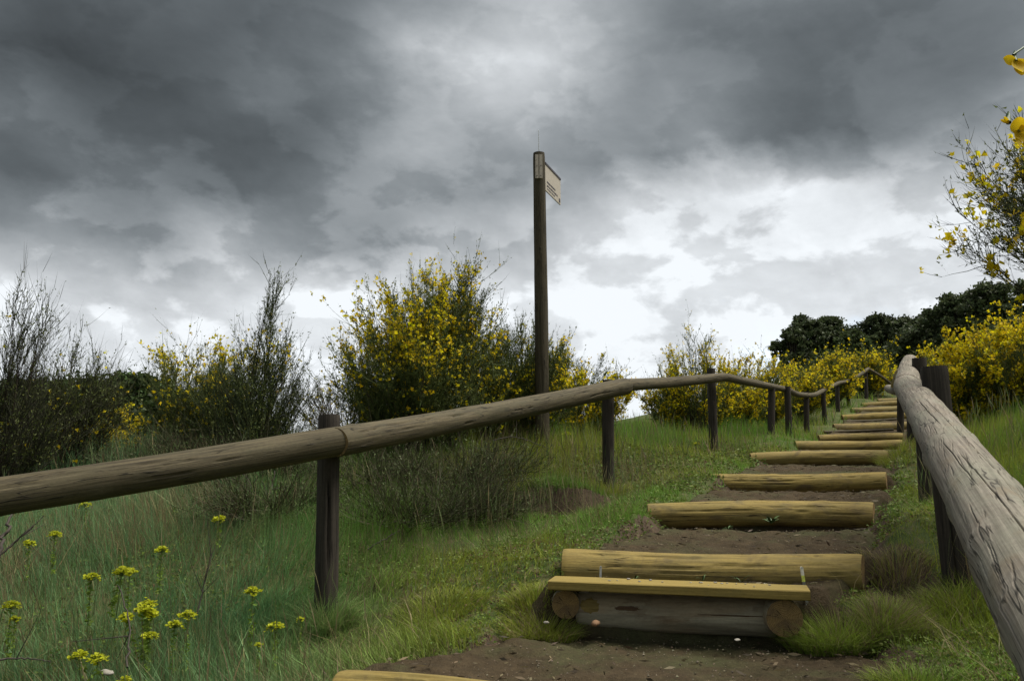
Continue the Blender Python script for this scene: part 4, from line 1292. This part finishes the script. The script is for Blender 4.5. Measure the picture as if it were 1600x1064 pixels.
def sample_field(N, d0, d1, power, seed):
    rnd = np.random.default_rng(seed); q = 1 - power
    d = (d0 ** q + rnd.random(N) * (d1 ** q - d0 ** q)) ** (1 / q); a = (rnd.random(N) - .5) * 1.36
    return d * np.sin(a), d * np.cos(a), d, rnd


def grass_colors(x, y, rnd, n, dry):
    g1 = np.array([.124, .238, .034]); g2 = np.array([.094, .205, .108]); g3 = np.array([.210, .255, .032]); st = np.array([.22, .185, .095]); br = np.array([.115, .090, .050])
    a = sstep(fbm(x * .9 + 30, y * .9, 3), .40, .62)[:, None]; teal = sstep(-x - .4 * (y - 4), .1, 1.5)[:, None]
    c = g1 * (1 - a) + g3 * a; c = c * (1 - .75 * teal) + g2 * .75 * teal
    k = rnd.random(n)[:, None]; dr = dry[:, None]
    c = np.where(k < dr * .65, st, np.where(k < dr, br, c))
    return np.clip(c * (.75 + .75 * rnd.random((n, 1))) * (1 + (rnd.random((n, 3)) - .5) * .15), 0, 1)


def make_grass(name, label, N, d0, d1, power, seed, region, hfun, wbase, lean, dryfun, kind='stuff', clump=True, lod=4.6):
    x, y, d, rnd = sample_field(N, d0, d1, power, seed)
    ok = visible(x, y) & region(x, y, rnd)
    x, y, d = x[ok], y[ok], d[ok]; n = len(x)
    if clump:      # pull blades towards tuft centres
        cx_ = np.round(x / .07 + rnd.normal(size=n) * .2) * .07; cy_ = np.round(y / .07 + rnd.normal(size=n) * .2) * .07
        kk = .45 * rnd.random(n); x = x * (1 - kk) + cx_ * kk; y = y * (1 - kk) + cy_ * kk
    z = ground_z(x, y) - .012
    h = hfun(x, y, rnd) * (.45 + .85 * rnd.random(n)); wd = wbase * (.6 + .5 * rnd.random(n) + 1.5 * rnd.random(n) ** 6) * np.maximum(1, d / 5.0) ** .8
    ln = np.clip(lean * (.2 + 1.5 * rnd.random(n)), 0, 1.3); wind = fbm(x * .7, y * .7 + 50, 2) * 8
    az_ = wind + rnd.normal(size=n) * 1.3
    col = grass_colors(x, y, rnd, n, dryfun(x, y)); B = np.stack([x, y, z], -1); nr = d < lod
    V, q, t, c = blades(B[nr], h[nr], wd[nr], ln[nr], az_[nr], col[nr], rnd)
    fr = ~nr; sa = rnd.random(int(fr.sum())) * 6.283; sv = np.stack([np.cos(sa), np.sin(sa), 0 * sa], -1) * wd[fr][:, None] * .5
    tip = B[fr] + np.stack([np.cos(az_[fr]) * ln[fr] * .8, np.sin(az_[fr]) * ln[fr] * .8, 1 - .2 * ln[fr]], -1) * h[fr][:, None]
    V2 = np.stack([B[fr] - sv, B[fr] + sv, tip], 1).reshape(-1, 3)
    t = np.concatenate([t, np.arange(len(V2)).reshape(-1, 3) + len(V)])
    V = np.concatenate([V, V2]); c = np.concatenate([c, np.repeat(col[fr], 3, 0)])
    o = obj(name, mesh_np(name, V, [q, t] if len(q) else [t], col=c, smooth=False), M['grass'])
    tag(o, label, 'grass', kind=kind)
    return n


def pd(x, y):
    """distance outside the trodden path edge"""
    return np.abs(x - xc(y)) - halfw(y) - (fbm(x * 4 + 9, y * 4, 3) - .5) * .30


HOLLOW = at(1402, 890, 4.02)


def no_scarp(x, y):
    hol = np.hypot((x - HOLLOW[0]) / .17, (y - HOLLOW[1]) / .26) + .5 * (fbm(x * 9, y * 9, 2) - .5) < 1
    return ~hol & ~((np.abs(x - SCARP[0]) < .27 - .05 * np.sin(y * 40)) & (y < SCARP[1] + .02) & (y > SCARP[1] - .17 - .06 * np.sin(x * 17)))


def reg_turf(x, y, rnd):
    p = pd(x, y); patch = fbm(x * 2.2 + 70, y * 2.2, 3)
    return (p > .0) & (rnd.random(len(x)) < sstep(p, -.02, .18)) & no_scarp(x, y) & (y < 23) & (rnd.random(len(x)) < .55 + .9 * (patch - .3))


def h_turf(x, y, rnd):
    p = pd(x, y); lf_ = left_of_fence(x, y)
    h = .030 + .035 * sstep(p, .0, .6) + .06 * sstep(fbm(x * 1.7, y * 1.7 + 12, 3), .52, .7)
    return h + .03 * sstep(lf_, 0, 1)


def dry_mix(x, y):
    return .06 + .28 * sstep(fbm(x * 1.3 + 5, y * 1.3 + 60, 3), .50, .70) + .15 * sstep(left_of_fence(x, y), .8, 2.2)


n1 = make_grass('short_turf', 'short green turf covering the banks beside the steps', 560000, 2.2, 15, .35, 501, reg_turf, h_turf, .0034, .55, dry_mix)


def reg_tall(x, y, rnd):
    lf_ = left_of_fence(x, y); p = pd(x, y)
    right = (x - xc(y)) > 0
    rr_ = sstep(x - (xc(y) + halfw(y)), .55, .9)
    meadow = sstep(-x + .15 * (y - 3.6), .75, 1.5) * (y < 8)
    k = np.where(right, rr_ * 1.0, np.maximum(sstep(lf_, .05, .9), .75 * meadow * sstep(p, .35, .8)))
    patch = sstep(fbm(x * 1.5 + 20, y * 1.5 + 33, 3), .36, .58)
    return (rnd.random(len(x)) < k * (.25 + .75 * patch)) & (p > .12) & no_scarp(x, y) & (y < 23)


def h_tall(x, y, rnd):
    right = (x - xc(y)) > 0
    h = .13 + .16 * sstep(fbm(x * 1.2 + 3, y * 1.2, 3), .4, .7)
    return np.where(right, h * 1.35, h * (1 + .35 * sstep(left_of_fence(x, y), .2, 1.5)))


n2 = make_grass('tall_meadow_grass', 'tall thin meadow grass behind the fences and in the left foreground', 300000, 2.2, 17, .35, 502, reg_tall, h_tall, .0030, .38, lambda x, y: .06 + .22 * sstep(fbm(x * 1.1 + 15, y * 1.1 + 6, 3), .50, .68))


def reg_straw(x, y, rnd):
    lf_ = left_of_fence(x, y); p = pd(x, y)
    k = sstep(fbm(x * 1.4 + 88, y * 1.4 + 2, 3), .46, .62) * np.where(x > xc(y), .08, .10 + .90 * sstep(lf_, .3, 1.4))
    return (rnd.random(len(x)) < k) & (p > .15) & no_scarp(x, y) & (y < 12)


n3 = make_grass('dry_grass', 'matted dry straw-coloured grass lying between the green tufts', 130000, 2.4, 10, .3, 503, reg_straw, lambda x, y, r: .12 + .12 * fbm(x * 2, y * 2, 2) + .10 * sstep(left_of_fence(x, y), .4, 1.4), .0028, .95, lambda x, y: .92 + 0 * x)


def reg_far(x, y, rnd):
    return (pd(x, y) > .05) & (rnd.random(len(x)) < .35 + .65 * sstep(left_of_fence(x, y), -.2, .6))


n4 = make_grass('distant_grass', 'coarse grass on the slope along the upper fence', 90000, 9.0, 32, .2, 504, reg_far, lambda x, y, r: .16 + .16 * fbm(x * .9 + 3, y * .9, 3), .0040, .4, lambda x, y: .15 + .25 * sstep(fbm(x * .8 + 15, y * .8, 3), .5, .66))
print('grass blades', n4, n1, n2, n3)


# low broad-leaved ground cover and leaf litter
x, y, d, rnd = sample_field(230000, 2.2, 11, .45, 505)
ok = visible(x, y) & (pd(x, y) > -.06) & no_scarp(x, y) & (fbm(x * 2.6 + 8, y * 2.6 + 3, 3) > .40)
x, y, d = x[ok], y[ok], d[ok]; n = len(x)
litter = (rnd.random(n) < .10 + .38 * sstep(fbm(x * 1.8 + 61, y * 1.8, 3), .5, .65))
C = np.stack([x, y, ground_z(x, y) + .004 + .045 * rnd.random(n) ** 1.6 * np.where(litter, .45, 1)], -1)
D_ = unit(np.stack([rnd.normal(size=n), rnd.normal(size=n), .35 * rnd.normal(size=n)], -1))
V, q = leaf_tris(C, D_, (.008 + .011 * rnd.random(n)) * np.maximum(1, d / 4), .65, rnd)
cc = np.where(litter[:, None], jitter_col((.120, .075, .040), n, rnd, .5), jitter_col((.115, .165, .030), n, rnd, .4, .15))
tag(obj('ground_cover', mesh_np('ground_cover', V, [q], col=np.repeat(np.clip(cc, 0, 1), 3, 0), smooth=False), M['leaf']), 'small-leaved ground cover and brown leaf litter low in the turf', 'ground cover', kind='stuff')
# thin seed stalks standing above the grass
x, y, d, rnd = sample_field(9000, 2.6, 10, .3, 506)
ok = visible(x, y) & (pd(x, y) > .3) & (rnd.random(len(x)) < .25 + .75 * sstep(fbm(x * 1.3 + 18, y * 1.3 + 77, 3), .48, .6))
x, y, d = x[ok], y[ok], d[ok]; n = len(x); hh = .22 + .22 * rnd.random(n); a_ = rnd.random(n) * 6.283; ln = .05 + .25 * rnd.random(n)
k = np.linspace(0, 1, 6)[None, :, None]
P = np.stack([x, y, ground_z(x, y)], -1)[:, None] + np.array([0, 0, 1.0]) * k * hh[:, None, None] + np.stack([np.cos(a_) * ln * hh, np.sin(a_) * ln * hh, 0 * a_], -1)[:, None] * k ** 2
Wd = np.array([.0016, .0014, .0013, .0012, .0040, .0008])[None] * np.maximum(1, d / 5)[:, None]
V, q, t3 = ribbons(P, Wd, rnd); sc_ = np.where(rnd.random((n, 1)) < .5, jitter_col((.20, .17, .09), n, rnd), jitter_col((.12, .16, .06), n, rnd))
tag(obj('seed_stalks', mesh_np('seed_stalks', V, [q, t3], col=np.repeat(sc_, 11, 0), smooth=False), M['grass']), 'thin grass seed stalks standing above the turf', 'grass', kind='stuff')


# bits of straw and bark on the treads
rnd = np.random.default_rng(507); n = 2600
y = 2.6 + 6.5 * rnd.random(n) ** 1.4; u = (rnd.random(n) * 2 - 1); u = np.sign(u) * np.abs(u) ** .55; x = xc(y) + u * (halfw(y) + .02)
C = np.stack([x, y, tread(x, y) + (fbm(x * 2.5, y * 2.5, 4) - .5) * .06 + .022 * np.abs(u) ** 3 + .012], -1)
D_ = unit(np.stack([rnd.normal(size=n), rnd.normal(size=n), .12 * rnd.normal(size=n)], -1))
V, q = leaf_quads(C, D_, .012 + .05 * rnd.random(n) ** 3, .12 + .1, rnd)
cc = np.where(rnd.random((n, 1)) < .5, jitter_col((.17, .14, .08), n, rnd, .4), jitter_col((.07, .052, .032), n, rnd, .4))
tag(obj('path_litter', mesh_np('path_litter', V, [q], col=np.repeat(np.clip(cc, 0, 1), 4, 0), smooth=False), M['leaf']), 'bits of straw and bark lying on the earth treads', 'litter', kind='stuff')


# individual tussocks
def tussock(px, py, Yd, label, n, rad, h, seed, dry=.15, az0=None):
    p = at(px, py, Yd); base = np.array([p[0], p[1], float(surf_z(p[0], p[1])) - .01]); rnd = np.random.default_rng(seed)
    a = rnd.random(n) * 6.283; u = np.sqrt(rnd.random(n)); x = rad * u * np.cos(a); y = rad * .7 * u * np.sin(a)
    z = np.minimum(surf_z(base[0] + x, base[1] + y) - base[2], .06) - .005
    hh = h * (.45 + .7 * rnd.random(n)) * (1.1 - .5 * u); ln = .25 + .85 * u * (.5 + rnd.random(n))
    V, q, t, c = blades(np.stack([x, y, z], -1), hh, .003 * (.7 + .6 * rnd.random(n)), ln, a + rnd.normal(size=n) * .6, grass_colors(base[0] + x, base[1] + y, rnd, n, np.full(n, dry)) * [.95, .92, .95], rnd, .45)
    o = obj('grass_tussock', mesh_np('grass_tussock', V, [q, t], col=np.clip(c, 0, 1), smooth=False), M['grass'], None, base)
    tag(o, label, 'grass tuft', 'grass tufts beside the steps')
    return o


tussock(1310, 945, 3.62, 'bushy grass tuft spilling over the right end of the plank step', 5200, .21, .21, 1, .22)
tussock(1375, 965, 3.62, 'shaggy grass tuft between the plank step and the right handrail post', 3400, .19, .17, 2, .50)
tussock(846, 930, 3.86, 'dry-bottomed grass tuft at the left end of the plank step', 2600, .17, .15, 3, .35)
tussock(838, 902, 4.02, 'green grass tuft on the bank above the left end of the plank', 2000, .15, .11, 13, .2)
tussock(822, 948, 3.82, 'long grass tuft hiding the bank beside the left end log', 1300, .11, .13, 14, .3)
tussock(506, 975, 4.05, 'long grass tuft wrapped round the foot of the nearest fence post', 1300, .14, .22, 4, .1)
tussock(955, 788, 7.1, 'grass tuft at the foot of the second near fence post', 700, .15, .20, 5, .15)
tussock(1499, 940, 3.75, 'grass tuft at the foot of the front post of the right handrail', 900, .14, .2, 6, .15)
tussock(1398, 862, 4.12, 'dry wispy grass over the bare hollow right of the thick log step', 900, .17, .13, 11, .75)
tussock(1445, 905, 3.85, 'thin dry grass at the front of the bare hollow beside the right handrail', 700, .15, .11, 12, .6)
tussock(1430, 1030, 3.0, 'low grass tuft in the bottom right corner beside the path', 1100, .17, .12, 7, .12)
tussock(870, 752, 6.85, 'grass hanging over the lip of the small earth scarp', 1100, .28, .11, 8, .2)
tussock(690, 985, 4.1, 'green grass tuft spreading onto the left edge of the path', 1300, .22, .11, 9, .1)
tussock(1405, 690, 8.2, 'grass tuft at the right ends of the upper steps', 800, .2, .26, 10, .1)


# ------------------------------------------------------------------ yellow wildflowers (spurge) in the left meadow
def spurge_meshes(seed, heads):
    rnd = np.random.default_rng(seed)
    stems, rays, leafsC, leafsD, fC, fD = [], [], [], [], [], []
    H = .20
    for hidx in range(heads):
        dx, dy = (rnd.normal(size=2) * .03 if heads > 1 else (0, 0)); hh = H * (1 - .22 * rnd.random() * (heads > 1))
        s = np.linspace(0, 1, 6)[:, None]
        P = np.array([[0, 0, -.03]]) * (1 - s) + np.array([[dx * 1.5, dy * 1.5, hh]]) * s + np.array([[dx, dy, 0]]) * (s * (1 - s))
        stems.append(P)
        top = P[-1]
        for _ in range(44):
            u = .2 + .75 * rnd.random(); leafsC.append(P[0] * (1 - u) + top * u + rnd.normal(size=3) * .006); leafsD.append(unit(np.array([*rnd.normal(size=2), .4])))
        for r_i in range(17):
            a = r_i * 2.4 + rnd.random() * .5; rr_ = .004 + .024 * math.sqrt(r_i / 17) * (.8 + .4 * rnd.random())
            e = top + [rr_ * math.cos(a), rr_ * math.sin(a), .016 - .9 * rr_ + .010 * rnd.random()]
            rays.append(np.linspace(top - [0, 0, .012], e, 6))
            for _ in range(5):
                fC.append(e + rnd.normal(size=3) * [.005, .005, .0035]); fD.append(unit(np.array([*rnd.normal(size=2), .35])))
    V, q = tubes(np.array(stems), np.full((len(stems), 6), .0018), 4)
    m1 = mesh_np('stalk', V, [q])
    V, q = tubes(np.array(rays), np.full((len(rays), 6), .0014), 4)
    m4 = mesh_np('flower_rays', V, [q])
    V, q = leaf_quads(np.array(leafsC), np.array(leafsD), np.full(len(leafsC), .026), .30, rnd)
    m2 = mesh_np('leaves', V, [q], col=np.repeat(jitter_col((.16, .25, .03), len(leafsC), rnd), 4, 0), smooth=False)
    n = len(fC)
    C = np.array(fC); a = rnd.random(n) * 6.283
    # little cupped bracts: 5-sided discs
    V = []; Fs = []; cols_ = []
    for i in range(n):
        rr_ = .0045 + .003 * rnd.random(); tilt = rnd.normal(size=2) * .35; b0_ = len(V); V.append(C[i] - [0, 0, .002])
        for j in range(5):
            aa = a[i] + j * 1.2566; ox, oy = rr_ * math.cos(aa), rr_ * math.sin(aa)
            V.append(C[i] + [ox, oy, .001 + ox * tilt[0] + oy * tilt[1]])
        Fs += [(b0_, b0_ + 1 + j, b0_ + 1 + (j + 1) % 5) for j in range(5)]
        cols_ += [np.array([.42, .45, .022]) * (.75 + .5 * rnd.random())] * 6
    m3 = mesh_np('flower_head', np.array(V), [np.array(Fs)], col=np.array(cols_), smooth=False)
    return m1, m2, m3, m4


SPM = [spurge_meshes(600, 1), spurge_meshes(601, 1), spurge_meshes(602, 5), spurge_meshes(603, 2)]
flowers = [  # px, py of the flower head, depth, variant, scale, label
    (228, 940, 3.35, 2, 1.0, 'largest yellow wildflower clump, many heads, in the left foreground grass'),
    (175, 885, 3.75, 3, 1.0, 'yellow wildflower pair just above and left of the largest clump'),
    (203, 890, 3.8, 0, 1.0, 'yellow wildflower head right of the pair above the largest clump'),
    (143, 898, 3.7, 1, 1.0, 'yellow wildflower head left of the pair above the largest clump'),
    (294, 957, 3.4, 0, 1.05, 'yellow wildflower right of the largest clump'),
    (273, 972, 3.35, 1, .9, 'small yellow wildflower between the largest clump and its right neighbour'),
    (234, 990, 3.3, 1, .9, 'faint yellow wildflower just under the largest clump'),
    (174, 1018, 3.05, 3, .95, 'yellow wildflower low in the left foreground above a pale flat stone'),
    (196, 1058, 2.95, 0, .6, 'yellow wildflower at the bottom edge, left of centre'),
    (395, 920, 3.75, 0, 1.1, 'single yellow wildflower left of the nearest fence post'),
    (430, 975, 3.55, 1, 1.0, 'yellow wildflower low beside the nearest fence post'),
    (470, 965, 3.7, 1, .5, 'tiny yellow wildflower touching the foot of the nearest fence post'),
    (404, 1005, 3.4, 0, .5, 'faint yellow wildflower below the others near the nearest post'),
    (253, 856, 4.3, 0, 1.0, 'single yellow wildflower higher up in the middle of the left meadow'),
    (343, 808, 5.0, 1, 1.15, 'yellow wildflower on the bank below the handrail'),
    (86, 832, 4.4, 0, .95, 'yellow wildflower high in the left meadow under the handrail'),
    (46, 846, 4.3, 1, .9, 'dull yellow wildflower under the handrail near the left edge'),
    (134, 786, 5.2, 1, 1.0, 'yellow wildflower directly under the handrail at left'),
    (18, 942, 3.5, 0, 1.0, 'yellow wildflower at the left edge of the meadow'),
    (24, 964, 3.4, 1, .6, 'faint yellow wildflower just below the one at the left edge'),
    (885, 680, 8.6, 0, 1.3, 'yellow wildflower in tall grass right of the signpost foot'),
    (1088, 693, 9.3, 1, 1.1, 'small yellow wildflower just left of the third near fence post'),
]
for (px, py, Yd, v, s, lab) in flowers:
    p = at(px, py, Yd); g = gz(p[0], p[1]); hh = max(p[2] - g, .10)
    e = empty('wildflower', (p[0], p[1], g), lab, 'wildflower', 'yellow wildflowers in the grass', rng.random() * 6.28)
    s *= 1.08; e.scale = (s, s, s); m1, m2, m3, m4 = SPM[v]
    off = (0, 0, hh / s - .21)
    st_ = obj('stalk', m1, M['stalk'], e); st_.scale = (1, 1, max(hh / s - .01, .05) / .20)
    obj('flower_rays', m4, M['stalk'], e, off)['kind'] = 'stuff'; obj('leaves', m2, M['leaf'], e, off)['kind'] = 'stuff'
    tag(obj('flower_head', m3, M['petal'], e, off), kind='stuff')


# ------------------------------------------------------------------ dead twigs, stones, weeds
def twig(label, pts, r, seed, side=3):
    rnd = np.random.default_rng(seed); P, s = smooth_curve(pts, 18); c = P[0].copy()
    e = empty('dead_twig', c, label, 'twig', 'dead twigs in the left meadow')
    rel_ = (P - c)[None] + rnd.normal(size=(1, 18, 3)) * r * .5
    V, q = tubes(rel_, np.linspace(1, .4, 18)[None] * r, 6); obj('stem', mesh_np('stem', V, [q]), M['dead'], e)
    for i in range(side):
        j = 5 + int(rnd.random() * 10); d = unit(rnd.normal(size=3) + [0, 0, .8]); L = .08 + .15 * rnd.random()
        pp = rel_[0, j] + np.outer(np.linspace(0, 1, 6), d * L)
        V, q = tubes(pp[None], np.linspace(.6, .2, 6)[None] * r, 5); obj('side_twig', mesh_np('side_twig', V, [q]), M['dead'], e)


twig('leaning grey stick under the handrail at the left edge', [at(-8, 885, 3.9), at(8, 835, 4.0), at(20, 795, 4.1)], .012, 1, 1)
twig('thin dark twig slanting up at the left edge of the meadow', [at(-5, 872, 3.8), at(30, 842, 3.85), at(70, 806, 3.9)], .0045, 2)
twig('dark curved stem rising beside the largest wildflower clump', [at(198, 1042, 3.15), at(202, 980, 3.25), at(196, 945, 3.3), at(185, 915, 3.35)], .0045, 3, 2)
twig('fine upright twig with side shoots left of the nearest post', [at(308, 960, 3.6), at(322, 900, 3.65), at(336, 850, 3.7)], .0035, 4, 5)
twig('bare dark stem under the handrail in the shade of the brooms', [at(428, 815, 5.8), at(424, 780, 5.9), at(430, 735, 6.0)], .008, 5, 3)
twig('forked bare stem under the handrail, left of the nearest post', [at(408, 798, 5.8), at(395, 765, 5.9), at(380, 735, 6.0)], .007, 6, 4)
twig('thin dark twig lying flat at the bottom left', [at(-5, 1030, 3.1), at(40, 1027, 3.15), at(80, 1034, 3.15)], .004, 7, 1)
twig('arching bare stem beside the signpost foot', [at(770, 688, 7.2), at(805, 683, 7.25), at(858, 700, 7.3)], .005, 8, 1)
twig('pale broken stem in the dry grass right of the nearest post', [at(575, 857, 5.0), at(600, 843, 5.05), at(625, 828, 5.1)], .005, 9, 2)


def rock_mesh(seed, name='stone', flat=.6):
    rnd = np.random.default_rng(seed); nu, nv = 9, 6; V = []
    for j in range(nv + 1):
        th = math.pi * j / nv
        for i in range(nu):
            ph = 2 * math.pi * i / nu; V.append((math.sin(th) * math.cos(ph), math.sin(th) * math.sin(ph), math.cos(th) * flat))
    V = np.array(V); k = 1 + .38 * (fbm(V[:, 0] * 1.6 + seed * 3.1 + 10, V[:, 1] * 1.6 + V[:, 2] * 1.3 + 10, 2)[:, None] - .5) * 2
    V = V * k
    idx_ = np.arange((nv + 1) * nu).reshape(nv + 1, nu); j = np.roll(idx_, -1, 1)
    q = np.stack([idx_[:-1], j[:-1], j[1:], idx_[1:]], -1).reshape(-1, 4)
    return mesh_np(name, V, [q])


RK = [rock_mesh(i, 'stone', .45 + .15 * (i % 3)) for i in range(5)]
# gravel on the treads
rg_ = np.random.default_rng(8)
N = 2600
tY = np.concatenate([2.6 + 1.2 * rg_.random(N // 2), 3.9 + 5 * rg_.random(N - N // 2) ** 1.5]); tX = xc(tY) + (rg_.random(N) * 2 - 1) * (halfw(tY) + .05)
tZ = tread(tX, tY) + (fbm(tX * 2.5, tY * 2.5, 4) - .5) * .05 + .012
sz = .0018 + .0055 * rg_.random(N) ** 5
ph = np.array([[1, 0, 0], [-.5, .87, 0], [-.5, -.87, 0], [0, 0, .8], [0, 0, -.8]])
V = np.stack([tX, tY, tZ], -1)[:, None] + (ph[None] * (1 + .5 * (rg_.random((N, 5, 1)) - .5))) * sz[:, None, None]
tri = np.array([(0, 1, 3), (1, 2, 3), (2, 0, 3), (1, 0, 4), (2, 1, 4), (0, 2, 4)])
Fg = (np.arange(N)[:, None, None] * 5 + tri[None]).reshape(-1, 3)
gcol = np.repeat(jitter_col((.15, .125, .09), N, rg_, .5), 5, 0)
M['gravel'] = tint_mat('gravel_stone', .9, None, .1)
tag(obj('gravel', mesh_np('gravel', V.reshape(-1, 3), [Fg], col=np.clip(gcol, 0, 1), smooth=False), M['gravel']), 'fine gravel and grit scattered over the earth treads', 'gravel', kind='stuff')


def stone(px, py, Yd, size, mat, label, seed, group=None, sink=.3):
    p = at(px, py, Yd)
    o = obj('stone', RK[seed % 5].copy() if mat is not M['stone'] else RK[seed % 5], mat, None, p)
    o.scale = size if hasattr(size, '__len__') else (size, size * .8, size * .7); o.rotation_euler = (0, 0, seed * 1.3)
    tag(o, label, 'stone', group)


stone(931, 973, 3.72, (.026, .018, .020), M['red_stone'], 'reddish-brown block-like stone in front of the riser log', 1)
stone(166, 1050, 3.05, (.030, .02, .012), M['stone'], 'pale flat stone in the grass under a low wildflower', 2)
stone(1152, 999, 3.35, (.018, .012, .010), M['stone'], 'small pale stone on the path in front of the riser log', 3)
stone(853, 972, 3.75, (.014, .012, .010), M['stone'], 'small pale stone on the path left of the plank step', 4)
# pebbles lying on the plank
ORD = ['first', 'second', 'third', 'fourth', 'fifth', 'sixth', 'seventh', 'eighth']
PEB = ['%s pale pebble on the plank, counting from the left metal stake' % w for w in ORD] + ['%s pale pebble on the plank, counting from the right metal stake' % w for w in ORD[::-1]]
ax = unit(PL_B - PL_A); bk = unit(np.cross([0, 0, 1.0], ax)); LP = np.linalg.norm(PL_B - PL_A)
for i, u in enumerate((.24, .27, .31, .36, .40, .45, .56, .60, .63, .655, .68, .70, .735, .77, .80, .86)):
    sz_ = .004 + .004 * rg_.random(); p = PL_A + ax * LP * u + bk * (.05 + .09 * rg_.random()) + [0, 0, sz_ * .35]
    o = obj('pebble', RK[i % 5], M['stone'], None, p); o.scale = (sz_ * 1.2, sz_ * .9, sz_ * .7); o.rotation_euler = (0, 0, i * 1.7)
    tag(o, PEB[i], 'pebble', 'pebbles on the plank')


def weed(px, py, Yd, label, n, L, seed, broad=.3):
    p = at(px, py, Yd); e = empty('weed', p, label, 'weed', 'weeds growing on the steps'); rnd = np.random.default_rng(seed)
    for i in range(n):
        a = i / n * 6.283 + rnd.random(); l = L * (.6 + .6 * rnd.random()); k = np.linspace(0, 1, 5); rise = .5 + .6 * rnd.random()
        cx_ = l * k * .8; cz = l * (rise * k - .45 * k * k); w_ = l * broad * np.sin(np.pi * np.clip(k * .9 + .08, 0, 1))
        V = []
        for j in range(5):
            for sgn in (-1, 1):
                V.append((cx_[j] * math.cos(a) - sgn * w_[j] / 2 * math.sin(a), cx_[j] * math.sin(a) + sgn * w_[j] / 2 * math.cos(a), cz[j] + .15 * w_[j]))
        q = np.array([(2 * j, 2 * j + 1, 2 * j + 3, 2 * j + 2) for j in range(4)])
        obj('leaf', mesh_np('leaf', np.array(V), [q]), M['leafy'], e)


weed(1205, 818, 5.30, 'largest green weed growing against the second log above the plank', 12, .085, 1, .30)
weed(1138, 828, 5.25, 'small green weed left of the largest weed, in front of the same log', 7, .055, 2, .25)
weed(1157, 910, 3.98, 'grass-like weed with one long upright leaf behind the plank', 5, .085, 3, .12)
weed(1098, 908, 4.0, 'small spindly weed in the middle behind the plank', 6, .05, 4, .15)
weed(993, 905, 4.05, 'tiny green weed behind the plank, near the left stake', 6, .035, 5, .2)

# ------------------------------------------------------------------ flowering broom sprays close to the lens, growing beside the right handrail
base = np.array([1.75, 1.15, gz(1.75, 1.15)])
spb = empty('broom_branch', base, 'close broom spray with large yellow pea flowers at the top right edge', 'shrub')
sprays = [([base, base + [-.25, -.03, .9], at(1655, 90, 1.02), at(1583, 86, 1.0)], .0035), ([base + [.03, 0, 0], base + [-.15, .05, .8], at(1665, 235, 1.05), at(1602, 208, 1.03)], .0035),
          ([base + [.05, .02, 0], base + [-.05, .1, .9], base + [-.15, .0, 1.6]], .005), ([base, base + [.2, .1, .8], base + [.3, .0, 1.5]], .005)]
for pts, r_ in sprays:
    P, s = smooth_curve([np.asarray(p) - base for p in pts], 22)
    V, q = tubes(P[None], np.linspace(2.2, .7, 22)[None] * r_ * .6, 6); obj('branch', mesh_np('branch', V, [q]), M['leafy'], spb)


def petal(name, c, d, w_vec, L, Wd, cup, parent, mat):
    n = unit(np.cross(d, w_vec)); V = []; nk = 7
    for j in range(nk):
        k = j / (nk - 1); wd = Wd * math.sin(math.pi * min(.97, .12 + .83 * k)) ** .7
        for sgn in (-1, -.5, 0, .5, 1):
            V.append(c + d * L * k + w_vec * wd * sgn / 2 + n * (cup * L * (k * k) + cup * Wd * .7 * sgn * sgn))
    q = np.array([(5 * j + i, 5 * j + i + 1, 5 * j + i + 6, 5 * j + i + 5) for j in range(nk - 1) for i in range(4)])
    obj(name, mesh_np(name, np.array(V), [q], col=np.full((len(V), 3), 1.0) * np.array([.66, .46, .012])), mat, parent)


def pea_flower(px, py, Yd, size, parent, specs, calyx=None):
    c = at(px, py, Yd) - base
    f = bpy.data.objects.new('flower', None); f.empty_display_size = .02; f.location = tuple(c); link(f, parent)
    o = np.zeros(3)
    for nm, ang, tilt, L, Wd, cup in specs:
        d = unit(np.array([math.cos(ang), tilt, math.sin(ang)])); w_ = unit(np.cross(d, [0, 1.0, .25]))
        petal(nm, o, d, w_, size * L, size * Wd, cup, f, M['petal'])
    P = np.array([[[0, 0, 0], [.002, .004, .006], [.004, .006, .013], [.005, .006, .018]]])
    V, q = tubes(P, np.array([[.0035, .004, .0028, .0012]]), 7); obj('calyx', mesh_np('calyx', V, [q]), M['leafy'], f)


pea_flower(1586, 97, 1.0, .024, spb, [('standard_petal', 3.05, -.2, .85, .55, .15), ('wing_petal', 4.75, -.3, .95, .75, .25), ('wing_petal', 5.5, -.2, .95, .7, .2), ('keel_petal', 5.1, .3, .8, .5, .3)])
pea_flower(1590, 208, 1.03, .023, spb, [('standard_petal', 1.8, -.25, .85, 1.0, .2), ('standard_petal', .3, .1, .7, .8, .2), ('wing_petal', 3.9, -.3, .6, .55, .2), ('wing_petal', 4.5, -.2, 1.0, .4, .15), ('keel_petal', 5.1, -.2, 1.0, .4, .2)])
pea_flower(1576, 192, 1.03, .012, spb, [('standard_petal', 2.6, -.2, 1.0, .5, .3), ('keel_petal', 2.75, .2, .9, .4, .2)])
pea_flower(1612, 226, 1.03, .022, spb, [('standard_petal', 3.2, -.2, .8, .8, .2), ('wing_petal', 5.3, -.3, .8, .6, .2)])
pea_flower(1640, 150, 1.05, .022, spb, [('standard_petal', 2.0, -.2, .9, .9, .2), ('wing_petal', 4.3, -.3, .8, .6, .2), ('keel_petal', 4.9, -.1, .8, .5, .2)])
